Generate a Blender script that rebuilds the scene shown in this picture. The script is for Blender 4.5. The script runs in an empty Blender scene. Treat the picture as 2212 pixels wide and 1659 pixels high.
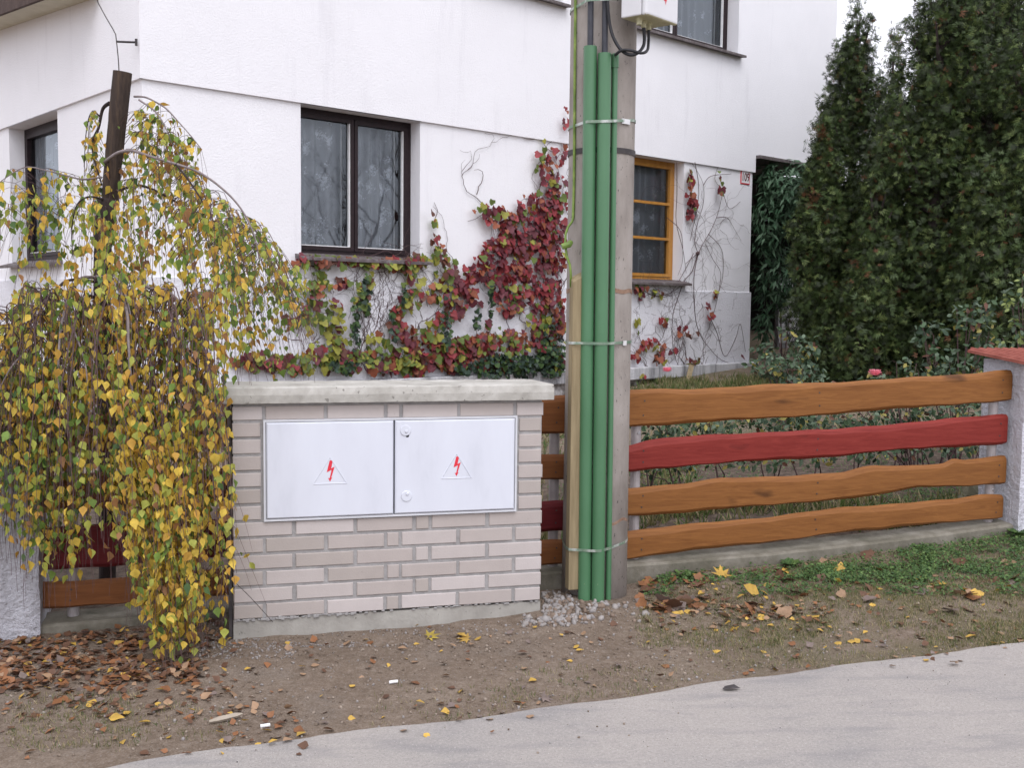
import bpy, math, random
import numpy as np
from mathutils import Vector
random.seed(7); rng = np.random.default_rng(7)
scene = bpy.context.scene
COL = scene.collection
D = math.radians
# ---------------------------------------------------------------- camera
PITCH, ROLL, FPX = D(4.27), D(0.63), 2300.0       # focal length in pixels of a 2212 x 1659 frame
CX, CY = 1106.0, 829.5
CAM = Vector((0, 0, 1.6))
_f = Vector((0, math.cos(PITCH), -math.sin(PITCH))); _u = Vector((0, math.sin(PITCH), math.cos(PITCH))); _x = Vector((1, 0, 0))
c_, s_ = math.cos(ROLL), math.sin(ROLL)
RX = c_*_x + s_*_u; UX = -s_*_x + c_*_u
cam = bpy.data.cameras.new('camera'); cam.sensor_width = 36; cam.lens = FPX/2212*36
cam.clip_start = 0.05; cam.clip_end = 2000
camo = bpy.data.objects.new('camera', cam); COL.objects.link(camo)
from mathutils import Matrix
m = Matrix((RX, UX, -_f)).transposed().to_4x4(); m.translation = CAM; camo.matrix_world = m
scene.camera = camo
# ---------------------------------------------------------------- sky, sun, exposure
W = bpy.data.worlds.new('World'); scene.world = W; W.use_nodes = True
nt = W.node_tree; nt.nodes.clear()
SUN_EL, SUN_AZ = D(58), D(165)                     # azimuth clockwise from +Y
sky = nt.nodes.new('ShaderNodeTexSky'); sky.sky_type = 'NISHITA'; sky.sun_disc = False
sky.sun_elevation = SUN_EL; sky.sun_rotation = SUN_AZ; sky.dust_density = 4; sky.air_density = 1.2
bw = nt.nodes.new('ShaderNodeRGBToBW'); nt.links.new(sky.outputs[0], bw.inputs[0])
tint = nt.nodes.new('ShaderNodeMix'); tint.data_type = 'RGBA'; tint.blend_type = 'MULTIPLY'; tint.inputs[0].default_value = 1
nt.links.new(bw.outputs[0], tint.inputs[6]); tint.inputs[7].default_value = (0.965, 0.965, 1.06, 1)
mx = nt.nodes.new('ShaderNodeMix'); mx.data_type = 'RGBA'; mx.inputs[0].default_value = 0.94     # overcast: nearly grey
nt.links.new(sky.outputs[0], mx.inputs[6]); nt.links.new(tint.outputs[2], mx.inputs[7])
cloud = nt.nodes.new('ShaderNodeMix'); cloud.data_type = 'RGBA'; cloud.inputs[0].default_value = 0.65   # even cloud cover
nt.links.new(mx.outputs[2], cloud.inputs[6]); cloud.inputs[7].default_value = (5.6, 5.6, 6.1, 1)
bg = nt.nodes.new('ShaderNodeBackground'); bg.inputs[1].default_value = 0.15
nt.links.new(cloud.outputs[2], bg.inputs[0])
wo = nt.nodes.new('ShaderNodeOutputWorld'); nt.links.new(bg.outputs[0], wo.inputs[0])
sl = bpy.data.lights.new('sun', 'SUN'); sl.energy = 0.5; sl.angle = D(40); sl.color = (1, 0.975, 0.95)
so = bpy.data.objects.new('sun', sl); COL.objects.link(so)
sd = Vector((math.sin(SUN_AZ)*math.cos(SUN_EL), math.cos(SUN_AZ)*math.cos(SUN_EL), math.sin(SUN_EL)))
so.rotation_euler = sd.to_track_quat('Z', 'Y').to_euler()
scene.view_settings.view_transform = 'Standard'; scene.view_settings.look = 'None'
scene.view_settings.exposure = 1.0; scene.view_settings.gamma = 1
# ---------------------------------------------------------------- measuring helpers
def ray(px, py): return _f + RX*((px-CX)/FPX) - UX*((py-CY)/FPX)
def atY(px, py, Y):
    r = ray(px, py); return CAM + r*(Y/r.y)
def atZ(px, py, z):
    r = ray(px, py); return CAM + r*((z-CAM.z)/r.z)
class Plane:
    """vertical plane through P (x, y) running at angle a; s along it, o outwards (towards the viewer)"""
    def __init__(s, P, a):
        s.P = Vector((P[0], P[1], 0)); s.d = Vector((math.cos(a), math.sin(a), 0)); s.n = Vector((math.sin(a), -math.cos(a), 0))
        s.a = a
    def uv(s, px, py, off=0.0):
        r = ray(px, py); Q = s.P + s.n*off
        t = (Q-CAM).dot(s.n)/r.dot(s.n); p = CAM + r*t
        return (p-s.P).dot(s.d), p.z
    def pt(s, u, z, off=0.0):
        p = s.P + s.d*u + s.n*off; return Vector((p.x, p.y, z))
_p = atY(505, 1338, 5.05)
KP = Plane((_p.x, _p.y), D(15.2))                    # front of the brick cabinet wall
HP0 = atY(310, 400, 9.75)
HP = Plane((HP0.x, HP0.y), D(42))                    # long house wall
LP = Plane((HP0.x, HP0.y), D(42-90))                 # gable side, runs away to the left with negative s
LP.n = -HP.d.copy(); LP.d = HP.n.copy()
FP = Plane(atY(1200, 1000, 5.92).xy, D(15.2))        # fence line
# ---------------------------------------------------------------- terrain
def fs(x, y):                                         # signed distance behind the fence line, position along it
    v = Vector((x, y, 0)) - FP.P; return -v.dot(FP.n), v.dot(FP.d)
def gz_front(x, y):
    x = max(-8, min(14, x)); y = max(-10, min(9, y))
    q = max(0, x+1); q = q*q if q < 5 else 25+10*(q-5)*.6
    return -.052 + .007*q + (.08 if y > 5.05 else .022)*(y-5.05)
def gz(x, y):
    d, s = fs(x, y)
    if d < -0.02: return gz_front(x, y)
    f = FP.pt(max(-9, min(9, s)), 0)
    return gz_front(f.x, f.y) + .03 + .035*min(d, 14)
def ground_pt(px, py):
    z = 0
    for _ in range(6):
        p = atZ(px, py, z)
        if p.y > 30 or p.y < 0: return None
        z = z*.4 + gz(p.x, p.y)*.6
    return Vector((p.x, p.y, gz(p.x, p.y)))
# ---------------------------------------------------------------- object helpers
class MB:
    def __init__(s): s.v = []; s.f = []; s.m = []
    def add(s, vs, fs, mi=0):
        b = len(s.v); s.v += [tuple(v) for v in vs]; s.f += [tuple(b+i for i in f) for f in fs]; s.m += [mi]*len(fs); return s
    def box(s, a, b, mi=0):
        x0, y0, z0 = a; x1, y1, z1 = b
        return s.add([(x0,y0,z0),(x1,y0,z0),(x1,y1,z0),(x0,y1,z0),(x0,y0,z1),(x1,y0,z1),(x1,y1,z1),(x0,y1,z1)],
              [(0,3,2,1),(4,5,6,7),(0,1,5,4),(1,2,6,5),(2,3,7,6),(3,0,4,7)], mi)
    def pbox(s, P, u0, u1, z0, z1, o0, o1, mi=0, bev=0.0):
        """box on a plane; o0 = back offset, o1 = front offset, optional front chamfer"""
        if bev:
            q = [P.pt(u0,z0,o0),P.pt(u1,z0,o0),P.pt(u1,z1,o0),P.pt(u0,z1,o0),
                 P.pt(u0,z0,o1-bev),P.pt(u1,z0,o1-bev),P.pt(u1,z1,o1-bev),P.pt(u0,z1,o1-bev),
                 P.pt(u0+bev,z0+bev,o1),P.pt(u1-bev,z0+bev,o1),P.pt(u1-bev,z1-bev,o1),P.pt(u0+bev,z1-bev,o1)]
            F = [(0,3,2,1),(8,9,10,11)]
            for a in range(4):
                b = (a+1) % 4; F += [(a, b, 4+b, 4+a), (4+a, 4+b, 8+b, 8+a)]
            return s.add(q, F, mi)
        q = [P.pt(u0,z0,o1),P.pt(u1,z0,o1),P.pt(u1,z0,o0),P.pt(u0,z0,o0),P.pt(u0,z1,o1),P.pt(u1,z1,o1),P.pt(u1,z1,o0),P.pt(u0,z1,o0)]
        return s.add(q, [(0,3,2,1),(4,5,6,7),(0,1,5,4),(1,2,6,5),(2,3,7,6),(3,0,4,7)], mi)
    def tube(s, pts, r, n=6, mi=0, cap=True):
        pts = [Vector(p) for p in pts]; N = len(pts); rs = r if isinstance(r, (list, tuple)) else [r]*N
        b = len(s.v); t0 = None
        for i, p in enumerate(pts):
            t = (pts[min(i+1, N-1)] - pts[max(i-1, 0)]).normalized()
            if t0 is None:
                a = Vector((0, 0, 1)) if abs(t.z) < .9 else Vector((1, 0, 0))
                u = t.cross(a).normalized()
            else: u = (u - t*u.dot(t)).normalized()
            t0 = t; w = t.cross(u)
            for k in range(n):
                q = 2*math.pi*k/n; s.v.append(tuple(p + (u*math.cos(q)+w*math.sin(q))*rs[i]))
        for i in range(N-1):
            for k in range(n):
                a = b+i*n+k; c = b+i*n+(k+1) % n; s.f.append((a, c, c+n, a+n)); s.m.append(mi)
        if cap:
            s.f.append(tuple(b+k for k in range(n))[::-1]); s.m.append(mi)
            s.f.append(tuple(b+(N-1)*n+k for k in range(n))); s.m.append(mi)
        return s
def mesh_obj(name, me, mats, parent=None, smooth=False):
    for x in (mats if isinstance(mats, (list, tuple)) else [mats]): me.materials.append(x)
    if smooth: me.polygons.foreach_set('use_smooth', [True]*len(me.polygons))
    o = bpy.data.objects.new(name, me); COL.objects.link(o)
    if parent is not None: o.parent = parent
    return o
def wloc(o):
    v = Vector((0, 0, 0))
    while o is not None: v += o.location; o = o.parent
    return v
def obj(name, mb, mats, parent=None, org=None, smooth=False):
    o0 = wloc(parent) if parent is not None else (Vector(org) if org is not None else Vector((0, 0, 0)))
    me = bpy.data.meshes.new(name)
    me.from_pydata([tuple(Vector(v)-o0) for v in mb.v], [], mb.f)
    me.polygons.foreach_set('material_index', mb.m)
    me.update(); o = mesh_obj(name, me, mats, parent, smooth)
    if parent is None and org is not None: o.location = org
    return o
def obj_np(name, V, F, mi, mats, parent=None, org=None, smooth=False):
    """V (n,3) world, F (m,k) uniform faces"""
    o0 = wloc(parent) if parent is not None else (Vector(org) if org is not None else Vector((0, 0, 0)))
    V = np.asarray(V, dtype=np.float32) - np.array(o0, dtype=np.float32); F = np.asarray(F, dtype=np.int32)
    me = bpy.data.meshes.new(name); k = F.shape[1]
    me.vertices.add(len(V)); me.vertices.foreach_set('co', V.ravel())
    me.loops.add(F.size); me.loops.foreach_set('vertex_index', F.ravel())
    me.polygons.add(len(F)); me.polygons.foreach_set('loop_start', np.arange(0, F.size, k, dtype=np.int32))
    me.polygons.foreach_set('loop_total', np.full(len(F), k, dtype=np.int32))
    me.polygons.foreach_set('material_index', np.asarray(mi, dtype=np.int32))
    me.update(); me.validate()
    o = mesh_obj(name, me, mats, parent, smooth)
    if parent is None and org is not None: o.location = org
    return o
def tag(o, label, cat, group=None, kind=None):
    if label: o['label'] = label
    if cat: o['category'] = cat
    if group: o['group'] = group
    if kind: o['kind'] = kind
    return o
def thing(name, loc, label, cat, group=None):
    o = bpy.data.objects.new(name, None); o.empty_display_size = .1; COL.objects.link(o); o.location = Vector(loc)
    return tag(o, label, cat, group)
def basis(n, up_hint, spin=None):
    """rotation matrices (N,3,3) with columns x, y(up), z(normal)"""
    z = n/np.linalg.norm(n, axis=1, keepdims=True)
    y = up_hint - (up_hint*z).sum(1, keepdims=True)*z; y /= np.linalg.norm(y, axis=1, keepdims=True)+1e-9
    x = np.cross(y, z); return np.stack([x, y, z], axis=2)
def scatter(tv, tf, pos, R, sc):
    """template verts (m,3), faces (f,k) -> V, F, face owner"""
    tv = np.asarray(tv, float); tf = np.asarray(tf); N = len(pos); m = len(tv)
    sc = np.asarray(sc, float); sc = sc[:, None] if sc.ndim == 1 else sc
    if sc.shape[1] == 1: sc = np.repeat(sc, 3, 1)
    V = np.einsum('nij,nmj->nmi', R, tv[None]*sc[:, None, :]) + pos[:, None]
    F = tf[None] + (np.arange(N)*m)[:, None, None]
    return V.reshape(-1, 3), F.reshape(-1, tf.shape[1]), np.repeat(np.arange(N), len(tf))
# ---------------------------------------------------------------- materials
def newmat(name):
    m = bpy.data.materials.new(name); m.use_nodes = True; n = m.node_tree; return m, n, n.nodes['Principled BSDF']
def col4(c): return (c[0], c[1], c[2], 1)
def noise(n, scale, detail=6, rough=.6, vec=None, dist=0):
    t = n.nodes.new('ShaderNodeTexNoise'); t.inputs['Scale'].default_value = scale; t.inputs['Detail'].default_value = detail
    t.inputs['Roughness'].default_value = rough; t.inputs['Distortion'].default_value = dist
    if vec is not None: n.links.new(vec, t.inputs['Vector'])
    return t
def coords(n, scale=(1, 1, 1), rot=(0, 0, 0)):
    tc = n.nodes.new('ShaderNodeTexCoord'); mp = n.nodes.new('ShaderNodeMapping')
    mp.inputs['Scale'].default_value = scale; mp.inputs['Rotation'].default_value = rot
    n.links.new(tc.outputs['Object'], mp.inputs[0]); return mp.outputs[0]
def ramp(n, fac, stops):
    r = n.nodes.new('ShaderNodeValToRGB'); e = r.color_ramp.elements
    while len(e) < len(stops): e.new(.5)
    for i, (p, c) in enumerate(stops): e[i].position = p; e[i].color = col4(c) if len(c) == 3 else c
    n.links.new(fac, r.inputs[0]); return r.outputs[0]
def mixc(n, fac, a, b, mode='MIX'):
    x = n.nodes.new('ShaderNodeMix'); x.data_type = 'RGBA'; x.blend_type = mode
    if isinstance(fac, float): x.inputs[0].default_value = fac
    else: n.links.new(fac, x.inputs[0])
    for i, c in ((6, a), (7, b)):
        if isinstance(c, (tuple, list)): x.inputs[i].default_value = col4(c)
        else: n.links.new(c, x.inputs[i])
    return x.outputs[2]
def bump(n, b, h, strength, dist):
    x = n.nodes.new('ShaderNodeBump'); x.inputs['Strength'].default_value = strength; x.inputs['Distance'].default_value = dist
    n.links.new(h, x.inputs['Height']); n.links.new(x.outputs[0], b.inputs['Normal']); return x
def pm(name, stops, scale=8, detail=6, rough=.8, bs=60, bd=.002, bst=.6, stretch=(1, 1, 1), metallic=0, spec=.3, speck=None, speckscale=120, speckth=.68):
    m, n, b = newmat(name); v = coords(n, stretch)
    t = noise(n, scale, detail, .62, v); c = ramp(n, t.outputs[0], stops)
    if speck:
        s2 = noise(n, speckscale, 3, .5, v); f = ramp(n, s2.outputs[0], [(speckth, (0,)*3), (speckth+.05, (1,)*3)])
        c = mixc(n, f, c, speck)
    n.links.new(c, b.inputs['Base Color'])
    b.inputs['Roughness'].default_value = rough; b.inputs['Metallic'].default_value = metallic
    b.inputs['Specular IOR Level'].default_value = spec
    if bd: bump(n, b, noise(n, bs, 5, .65, v).outputs[0], bst, bd)
    return m
def leafmat(name, c, trans=.35, var=.35):
    m = bpy.data.materials.new(name); m.use_nodes = True; n = m.node_tree; n.nodes.clear()
    v = coords(n); t = noise(n, 9, 3, .6, v); t2 = noise(n, 90, 2, .5, v)
    a = tuple(x*(1-var) for x in c); bcol = tuple(min(1, x*(1+var)) for x in c)
    cc = ramp(n, t.outputs[0], [(.33, a), (.67, bcol)]); cc = mixc(n, .25, cc, ramp(n, t2.outputs[0], [(.3, a), (.7, bcol)]))
    d = n.nodes.new('ShaderNodeBsdfPrincipled'); n.links.new(cc, d.inputs['Base Color']); d.inputs['Roughness'].default_value = .55
    d.inputs['Specular IOR Level'].default_value = .3
    tr = n.nodes.new('ShaderNodeBsdfTranslucent'); n.links.new(cc, tr.inputs[0])
    mx = n.nodes.new('ShaderNodeMixShader'); mx.inputs[0].default_value = trans
    n.links.new(d.outputs[0], mx.inputs[1]); n.links.new(tr.outputs[0], mx.inputs[2])
    o = n.nodes.new('ShaderNodeOutputMaterial'); n.links.new(mx.outputs[0], o.inputs[0]); return m

M = {}
def plaster(name, base, dirt, bd, scale, rough_scale=45, dirt_lo=.45, dirt_hi=.9):
    m, n, b = newmat(name); v = coords(n)
    big = noise(n, 1.1, 8, .65, v); c = ramp(n, big.outputs[0], [(.3, tuple(x*.95 for x in base)), (.7, base)])
    st = noise(n, 1.0, 6, .7, coords(n, (3.0, 3.0, .35))); f = ramp(n, st.outputs[0], [(dirt_lo, (0,)*3), (dirt_hi, (1,)*3)])
    c = mixc(n, f, c, dirt); 
    sp = noise(n, 55, 2, .5, v); f2 = ramp(n, sp.outputs[0], [(.70, (0,)*3), (.76, (.35,)*3)]); c = mixc(n, f2, c, dirt)
    n.links.new(c, b.inputs['Base Color']); b.inputs['Roughness'].default_value = .95; b.inputs['Specular IOR Level'].default_value = .15
    t = noise(n, rough_scale, 5, .7, v); t2 = noise(n, 4, 4, .6, v)
    a = n.nodes.new('ShaderNodeMath'); a.operation = 'MULTIPLY_ADD'; n.links.new(t2.outputs[0], a.inputs[0]); a.inputs[1].default_value = .6; n.links.new(t.outputs[0], a.inputs[2])
    bump(n, b, a.outputs[0], .8, bd); return m
M['wall'] = plaster('white_plaster', (.83, .825, .85), (.60, .59, .62), .007, 3, 60, dirt_lo=.56, dirt_hi=1.3)
M['plinth'] = plaster('plinth_plaster', (.77, .77, .81), (.55, .55, .58), .02, 3, dirt_lo=.56, dirt_hi=1.2)
M['pillar'] = plaster('rough_cast', (.70, .70, .76), (.30, .29, .31), .06, 3, 30, .45, .75)
M['ledge'] = plaster('weathered_ledge', (.62, .62, .64), (.18, .18, .19), .02, 3, 60, .42, .62)
M['brown_frame'] = pm('dark_brown_paint', [(.3, (.014, .008, .010)), (.7, (.028, .016, .018))], 20, rough=.5, spec=.25, bs=90, bd=.0008)
M['yellow_frame'] = pm('ochre_varnish', [(.3, (.38, .17, .035)), (.7, (.50, .25, .06))], 10, rough=.4, stretch=(1, 1, .15), bs=80, bd=.0006)
M['bead'] = pm('white_bead', [(.3, (.7, .7, .7)), (.7, (.8, .8, .8))], 20, bd=0)
M['room'] = pm('room_wall', [(.3, (.22, .22, .24)), (.7, (.30, .30, .32))], 2, bd=0)
M['roof'] = pm('brown_fascia', [(.3, (.05, .03, .025)), (.7, (.09, .06, .05))], 12, bd=.001)
M['soffit'] = pm('beige_soffit', [(.3, (.50, .47, .37)), (.7, (.60, .57, .46))], 5, bd=.001)
M['sill'] = pm('weathered_sill', [(.3, (.07, .055, .055)), (.55, (.13, .11, .11)), (.75, (.25, .23, .24))], 14, rough=.6, bd=.0015)
M['concrete'] = pm('cap_concrete', [(.3, (.29, .275, .245)), (.5, (.40, .385, .35)), (.7, (.50, .485, .45))], 6, rough=.9, bs=70, bd=.003, speck=(.22, .21, .19), speckscale=40, speckth=.66)
M['base_concrete'] = pm('base_concrete', [(.3, (.27, .255, .23)), (.7, (.40, .385, .35))], 5, rough=.95, bs=40, bd=.006, speck=(.2, .19, .17), speckscale=50)
M['pole'] = pm('pole_concrete', [(.25, (.19, .165, .15)), (.5, (.29, .26, .235)), (.75, (.37, .335, .31))], 7, rough=.92, bs=60, bd=.004, stretch=(1, 1, .45), speck=(.10, .09, .085), speckscale=70, speckth=.66)
M['mortar'] = pm('mortar', [(.3, (.26, .25, .245)), (.7, (.37, .36, .355))], 18, rough=.95, bs=120, bd=.004)
M['bricks'] = [pm('sand_lime_brick_%s' % w, [(.25, tuple(x*.90 for x in c)), (.75, c)], 9, rough=.9, bs=140, bd=.0015, speck=tuple(x*.7 for x in c), speckscale=90, speckth=.72)
               for w, c in (('rose', (.43, .382, .358)), ('pale', (.475, .428, .408)), ('grey', (.40, .356, .328)), ('light', (.52, .472, .455)))]
M['door'] = pm('grey_white_enamel', [(.25, (.54, .56, .62)), (.45, (.60, .62, .685)), (.75, (.635, .66, .725))], 2.2, stretch=(2.5, 2.5, .8), speck=(.45, .45, .47), speckscale=65, speckth=.77, rough=.45, spec=.5, bs=300, bd=.0002)
M['gasket'] = pm('cabinet_frame', [(.3, (.50, .51, .54)), (.7, (.60, .61, .64))], 6, rough=.5, bd=0)
M['black'] = pm('black_rubber', [(.3, (.012, .012, .014)), (.7, (.03, .03, .035))], 20, rough=.5, bd=0)
M['cable'] = pm('cable_sheath', [(.3, (.03, .032, .04)), (.7, (.06, .062, .075))], 20, rough=.45, bd=0)
M['red_sign'] = pm('red_enamel', [(.3, (.62, .03, .05)), (.7, (.68, .04, .06))], 5, rough=.4, bd=0)
M['green_pipe'] = pm('green_paint', [(.25, (.055, .150, .070)), (.6, (.072, .182, .090)), (.8, (.095, .21, .115))], 3, rough=.38, spec=.5, bs=30, bd=.0006, stretch=(2, 2, .5), speck=(.25, .30, .18), speckscale=60, speckth=.74)
M['strap'] = pm('strap_steel', [(.3, (.11, .19, .13)), (.5, (.20, .27, .20)), (.62, (.5, .52, .5))], 14, rough=.4, metallic=.3, bd=0)
M['iron'] = pm('dark_iron', [(.3, (.03, .028, .03)), (.7, (.07, .06, .06))], 20, rough=.6, bd=.0005)
M['rust'] = pm('rust_stain', [(.3, (.15, .085, .055)), (.7, (.33, .22, .16))], 22, rough=.95, bd=.001)
M['box'] = pm('grey_plastic', [(.3, (.60, .60, .62)), (.7, (.68, .68, .70))], 4, rough=.45, bd=0)
M['box_under'] = pm('yellowed_plastic', [(.3, (.42, .40, .25)), (.7, (.55, .53, .36))], 8, rough=.5, bd=0)
M['timber'] = pm('raw_timber', [(.3, (.19, .145, .08)), (.5, (.26, .205, .12)), (.7, (.32, .255, .15))], 10, rough=.8, bs=60, bd=.0015, stretch=(3, 3, .25), speck=(.12, .08, .05), speckscale=22, speckth=.72)
M['yellow_cable'] = pm('yellow_green_sheath', [(.3, (.09, .15, .03)), (.5, (.16, .24, .05)), (.7, (.26, .34, .09))], 12, rough=.5, bd=0)
def wood(name, a, b, k):
    m, n, bs = newmat(name); v = coords(n, (1.2, 1.2, 14), (0, 0, 0))
    g = noise(n, 3, 8, .65, v, 1.2); c = ramp(n, g.outputs[0], [(.28, a), (.72, b)])
    kn = noise(n, 3.2, 2, .5, coords(n, (1, 1, 2.5))); f = ramp(n, kn.outputs[0], [(.68, (0,)*3), (.76, (.8,)*3)]); c = mixc(n, f, c, k)
    n.links.new(c, bs.inputs['Base Color']); bs.inputs['Roughness'].default_value = .6; bs.inputs['Specular IOR Level'].default_value = .2
    bump(n, bs, g.outputs[0], .5, .003); return m
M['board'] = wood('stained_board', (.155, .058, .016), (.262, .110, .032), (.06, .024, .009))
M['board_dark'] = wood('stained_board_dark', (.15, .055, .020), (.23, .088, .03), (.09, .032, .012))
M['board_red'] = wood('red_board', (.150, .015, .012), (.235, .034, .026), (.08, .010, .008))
M['board_red_shaded'] = wood('red_board_shaded', (.085, .009, .012), (.14, .016, .019), (.05, .006, .008))  # darker copy of the red board, shade of the left section in its colour
M['post'] = pm('galvanised_post', [(.3, (.30, .27, .27)), (.7, (.42, .39, .39))], 12, rough=.5, metallic=.3, bd=.0005)
M['bolt'] = pm('bolt_zinc', [(.3, (.4, .4, .42)), (.7, (.5, .5, .52))], 20, rough=.3, metallic=.8, bd=0)
M['tile'] = pm('clay_tile', [(.3, (.22, .06, .045)), (.7, (.36, .12, .09))], 14, rough=.8, bd=.002)
M['bark'] = pm('bark', [(.3, (.022, .016, .016)), (.7, (.06, .045, .042))], 10, rough=.95, bs=50, bd=.01, stretch=(3, 3, .6))
M['bark_grey'] = pm('grey_bark', [(.3, (.15, .12, .12)), (.7, (.28, .24, .24))], 20, rough=.9, bs=60, bd=.003)
M['twig'] = pm('twig', [(.3, (.075, .045, .045)), (.7, (.13, .085, .085))], 20, rough=.9, bd=0)
M['stump'] = pm('stump_wood', [(.25, (.022, .016, .014)), (.5, (.05, .036, .03)), (.75, (.10, .068, .045))], 7, rough=.95, bs=40, bd=.01, stretch=(4, 4, .5))
# glass with a curtain behind it
def glassmat():
    m = bpy.data.materials.new('window_glass'); m.use_nodes = True; n = m.node_tree; n.nodes.clear()
    tr = n.nodes.new('ShaderNodeBsdfTransparent'); tr.inputs[0].default_value = (.95, .97, .98, 1)
    gl = n.nodes.new('ShaderNodeBsdfGlossy'); gl.inputs[0].default_value = (.85, .93, 1, 1); gl.inputs['Roughness'].default_value = .01
    fr = n.nodes.new('ShaderNodeFresnel'); fr.inputs[0].default_value = 1.75
    bn = n.nodes.new('ShaderNodeBump'); bn.inputs['Strength'].default_value = .12; bn.inputs['Distance'].default_value = .01
    t = noise(n, 2.2, 2, .5, coords(n)); n.links.new(t.outputs[0], bn.inputs['Height']); n.links.new(bn.outputs[0], gl.inputs['Normal'])
    mx = n.nodes.new('ShaderNodeMixShader'); n.links.new(fr.outputs[0], mx.inputs[0]); n.links.new(tr.outputs[0], mx.inputs[1]); n.links.new(gl.outputs[0], mx.inputs[2])
    o = n.nodes.new('ShaderNodeOutputMaterial'); n.links.new(mx.outputs[0], o.inputs[0]); return m
M['glass'] = glassmat()
def lacemat():
    m = bpy.data.materials.new('lace'); m.use_nodes = True; n = m.node_tree; n.nodes.clear()
    v = coords(n)
    w = noise(n, 5, 3, .5, v)
    vo = n.nodes.new('ShaderNodeTexVoronoi'); vo.inputs['Scale'].default_value = 5.5
    dv = mixc(n, .25, v, w.outputs[1]); n.links.new(dv, vo.inputs['Vector'])
    pet = noise(n, 45, 3, .7, v, 1.0)
    ad = n.nodes.new('ShaderNodeMath'); ad.operation = 'MULTIPLY_ADD'; n.links.new(pet.outputs[0], ad.inputs[0]); ad.inputs[1].default_value = 1.3; n.links.new(vo.outputs['Distance'], ad.inputs[2])
    f = ramp(n, ad.outputs[0], [(.80, (1.0,)*3), (.93, (.50,)*3)])
    d = n.nodes.new('ShaderNodeBsdfDiffuse'); d.inputs[0].default_value = (.82, .86, .93, 1)
    tl = n.nodes.new('ShaderNodeBsdfTranslucent'); tl.inputs[0].default_value = (.5, .5, .5, 1)
    dm = n.nodes.new('ShaderNodeMixShader'); dm.inputs[0].default_value = .2; n.links.new(d.outputs[0], dm.inputs[1]); n.links.new(tl.outputs[0], dm.inputs[2])
    tr = n.nodes.new('ShaderNodeBsdfTransparent'); mx = n.nodes.new('ShaderNodeMixShader')
    n.links.new(f, mx.inputs[0]); n.links.new(tr.outputs[0], mx.inputs[1]); n.links.new(dm.outputs[0], mx.inputs[2])
    o = n.nodes.new('ShaderNodeOutputMaterial'); n.links.new(mx.outputs[0], o.inputs[0]); return m
M['lace'] = lacemat()
# ---------------------------------------------------------------- ground + road
def axis(segs):
    out = []
    for a, b, st in segs: out += list(np.arange(a, b, st))
    return np.array(out + [segs[-1][1]])
def vnoise(x, y, seed=0):
    """smooth value noise"""
    xi = np.floor(x).astype(int); yi = np.floor(y).astype(int); fx = x-xi; fy = y-yi
    fx = fx*fx*(3-2*fx); fy = fy*fy*(3-2*fy)
    def h(a, b):
        q = (a*374761393 + b*668265263 + seed*1442695041) & 0x7fffffff
        q = (q ^ (q >> 13))*1274126177 & 0x7fffffff
        return ((q ^ (q >> 16)) & 0xffff)/65535.0
    return (h(xi, yi)*(1-fx)+h(xi+1, yi)*fx)*(1-fy) + (h(xi, yi+1)*(1-fx)+h(xi+1, yi+1)*fx)*fy
road_px = [(-500, 1800), (0, 1712), (260, 1657), (520, 1616), (700, 1592), (900, 1569), (1100, 1545), (1300, 1516), (1500, 1485), (1750, 1449), (2000, 1418), (2212, 1391), (2500, 1352)]
ROADE = [ground_pt(*p) for p in road_px]
ROADE = [p for p in ROADE if p is not None]
rx = np.array([p.x for p in ROADE]); ry = np.array([p.y for p in ROADE])
def road_y(x):
    x = np.asarray(x, float)
    y = np.interp(x, rx, ry)
    sl = (ry[-1]-ry[-3])/(rx[-1]-rx[-3]); sl0 = (ry[1]-ry[0])/(rx[1]-rx[0])
    y = np.where(x > rx[-1], ry[-1]+(x-rx[-1])*sl, y); return np.where(x < rx[0], ry[0]+(x-rx[0])*sl0, y)
def bumpz(x, y):
    d = y - road_y(x); k = np.clip((d-.02)/.35, 0, 1)
    far = np.clip((14-y)/5, 0, 1)
    return k*far*((vnoise(x*1.7, y*1.7, 1)-.5)*.035 + (vnoise(x*6, y*6, 2)-.5)*.018 + (vnoise(x*19, y*19, 3)-.5)*.007)
_gz0 = gz
POLE = atY(1283, 1290, 5.78); POLE = Vector((POLE.x, POLE.y, 0))
def gzf_v(x, y):
    x = np.clip(x, -8, 14); y = np.clip(y, -10, 9); q = np.maximum(0, x+1); q = np.where(q < 5, q*q, 25+6*(q-5))
    return -.052 + .007*q + np.where(y > 5.05, .08, .022)*(y-5.05)
def gz_v(x, y):
    vx, vy = x-FP.P.x, y-FP.P.y; d = -(vx*FP.n.x+vy*FP.n.y); s = np.clip(vx*FP.d.x+vy*FP.d.y, -9, 9)
    return np.where(d < -.02, gzf_v(x, y), gzf_v(FP.P.x+FP.d.x*s, FP.P.y+FP.d.y*s) + .03 + .035*np.minimum(d, 14))
def gzb_v(x, y):
    x = np.asarray(x, float); y = np.asarray(y, float)
    return gz_v(x, y) + bumpz(x, y) + np.exp(-(((x-POLE.x+.05)/.30)**2 + ((y-POLE.y+.22)/.16)**2))*.035
def gzb(x, y): return float(gzb_v(x, y))
RXn, UXn, Fn = (np.array(v[:]) for v in (RX, UX, _f))
def hit_v(px, py):
    r = Fn + RXn*((px-CX)/FPX)[:, None] - UXn*((py-CY)/FPX)[:, None]; z = np.full(len(px), .1)
    for _ in range(9):
        t = (z-CAM.z)/np.minimum(r[:, 2], -1e-4); x = r[:, 0]*t; y = r[:, 1]*t
        z = z*.4 + gzb_v(x, y)*.6
    ok = (r[:, 2] < -.005) & (y < 40) & (y > .5)
    return np.stack([x, y, gzb_v(x, y)], 1), ok
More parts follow.
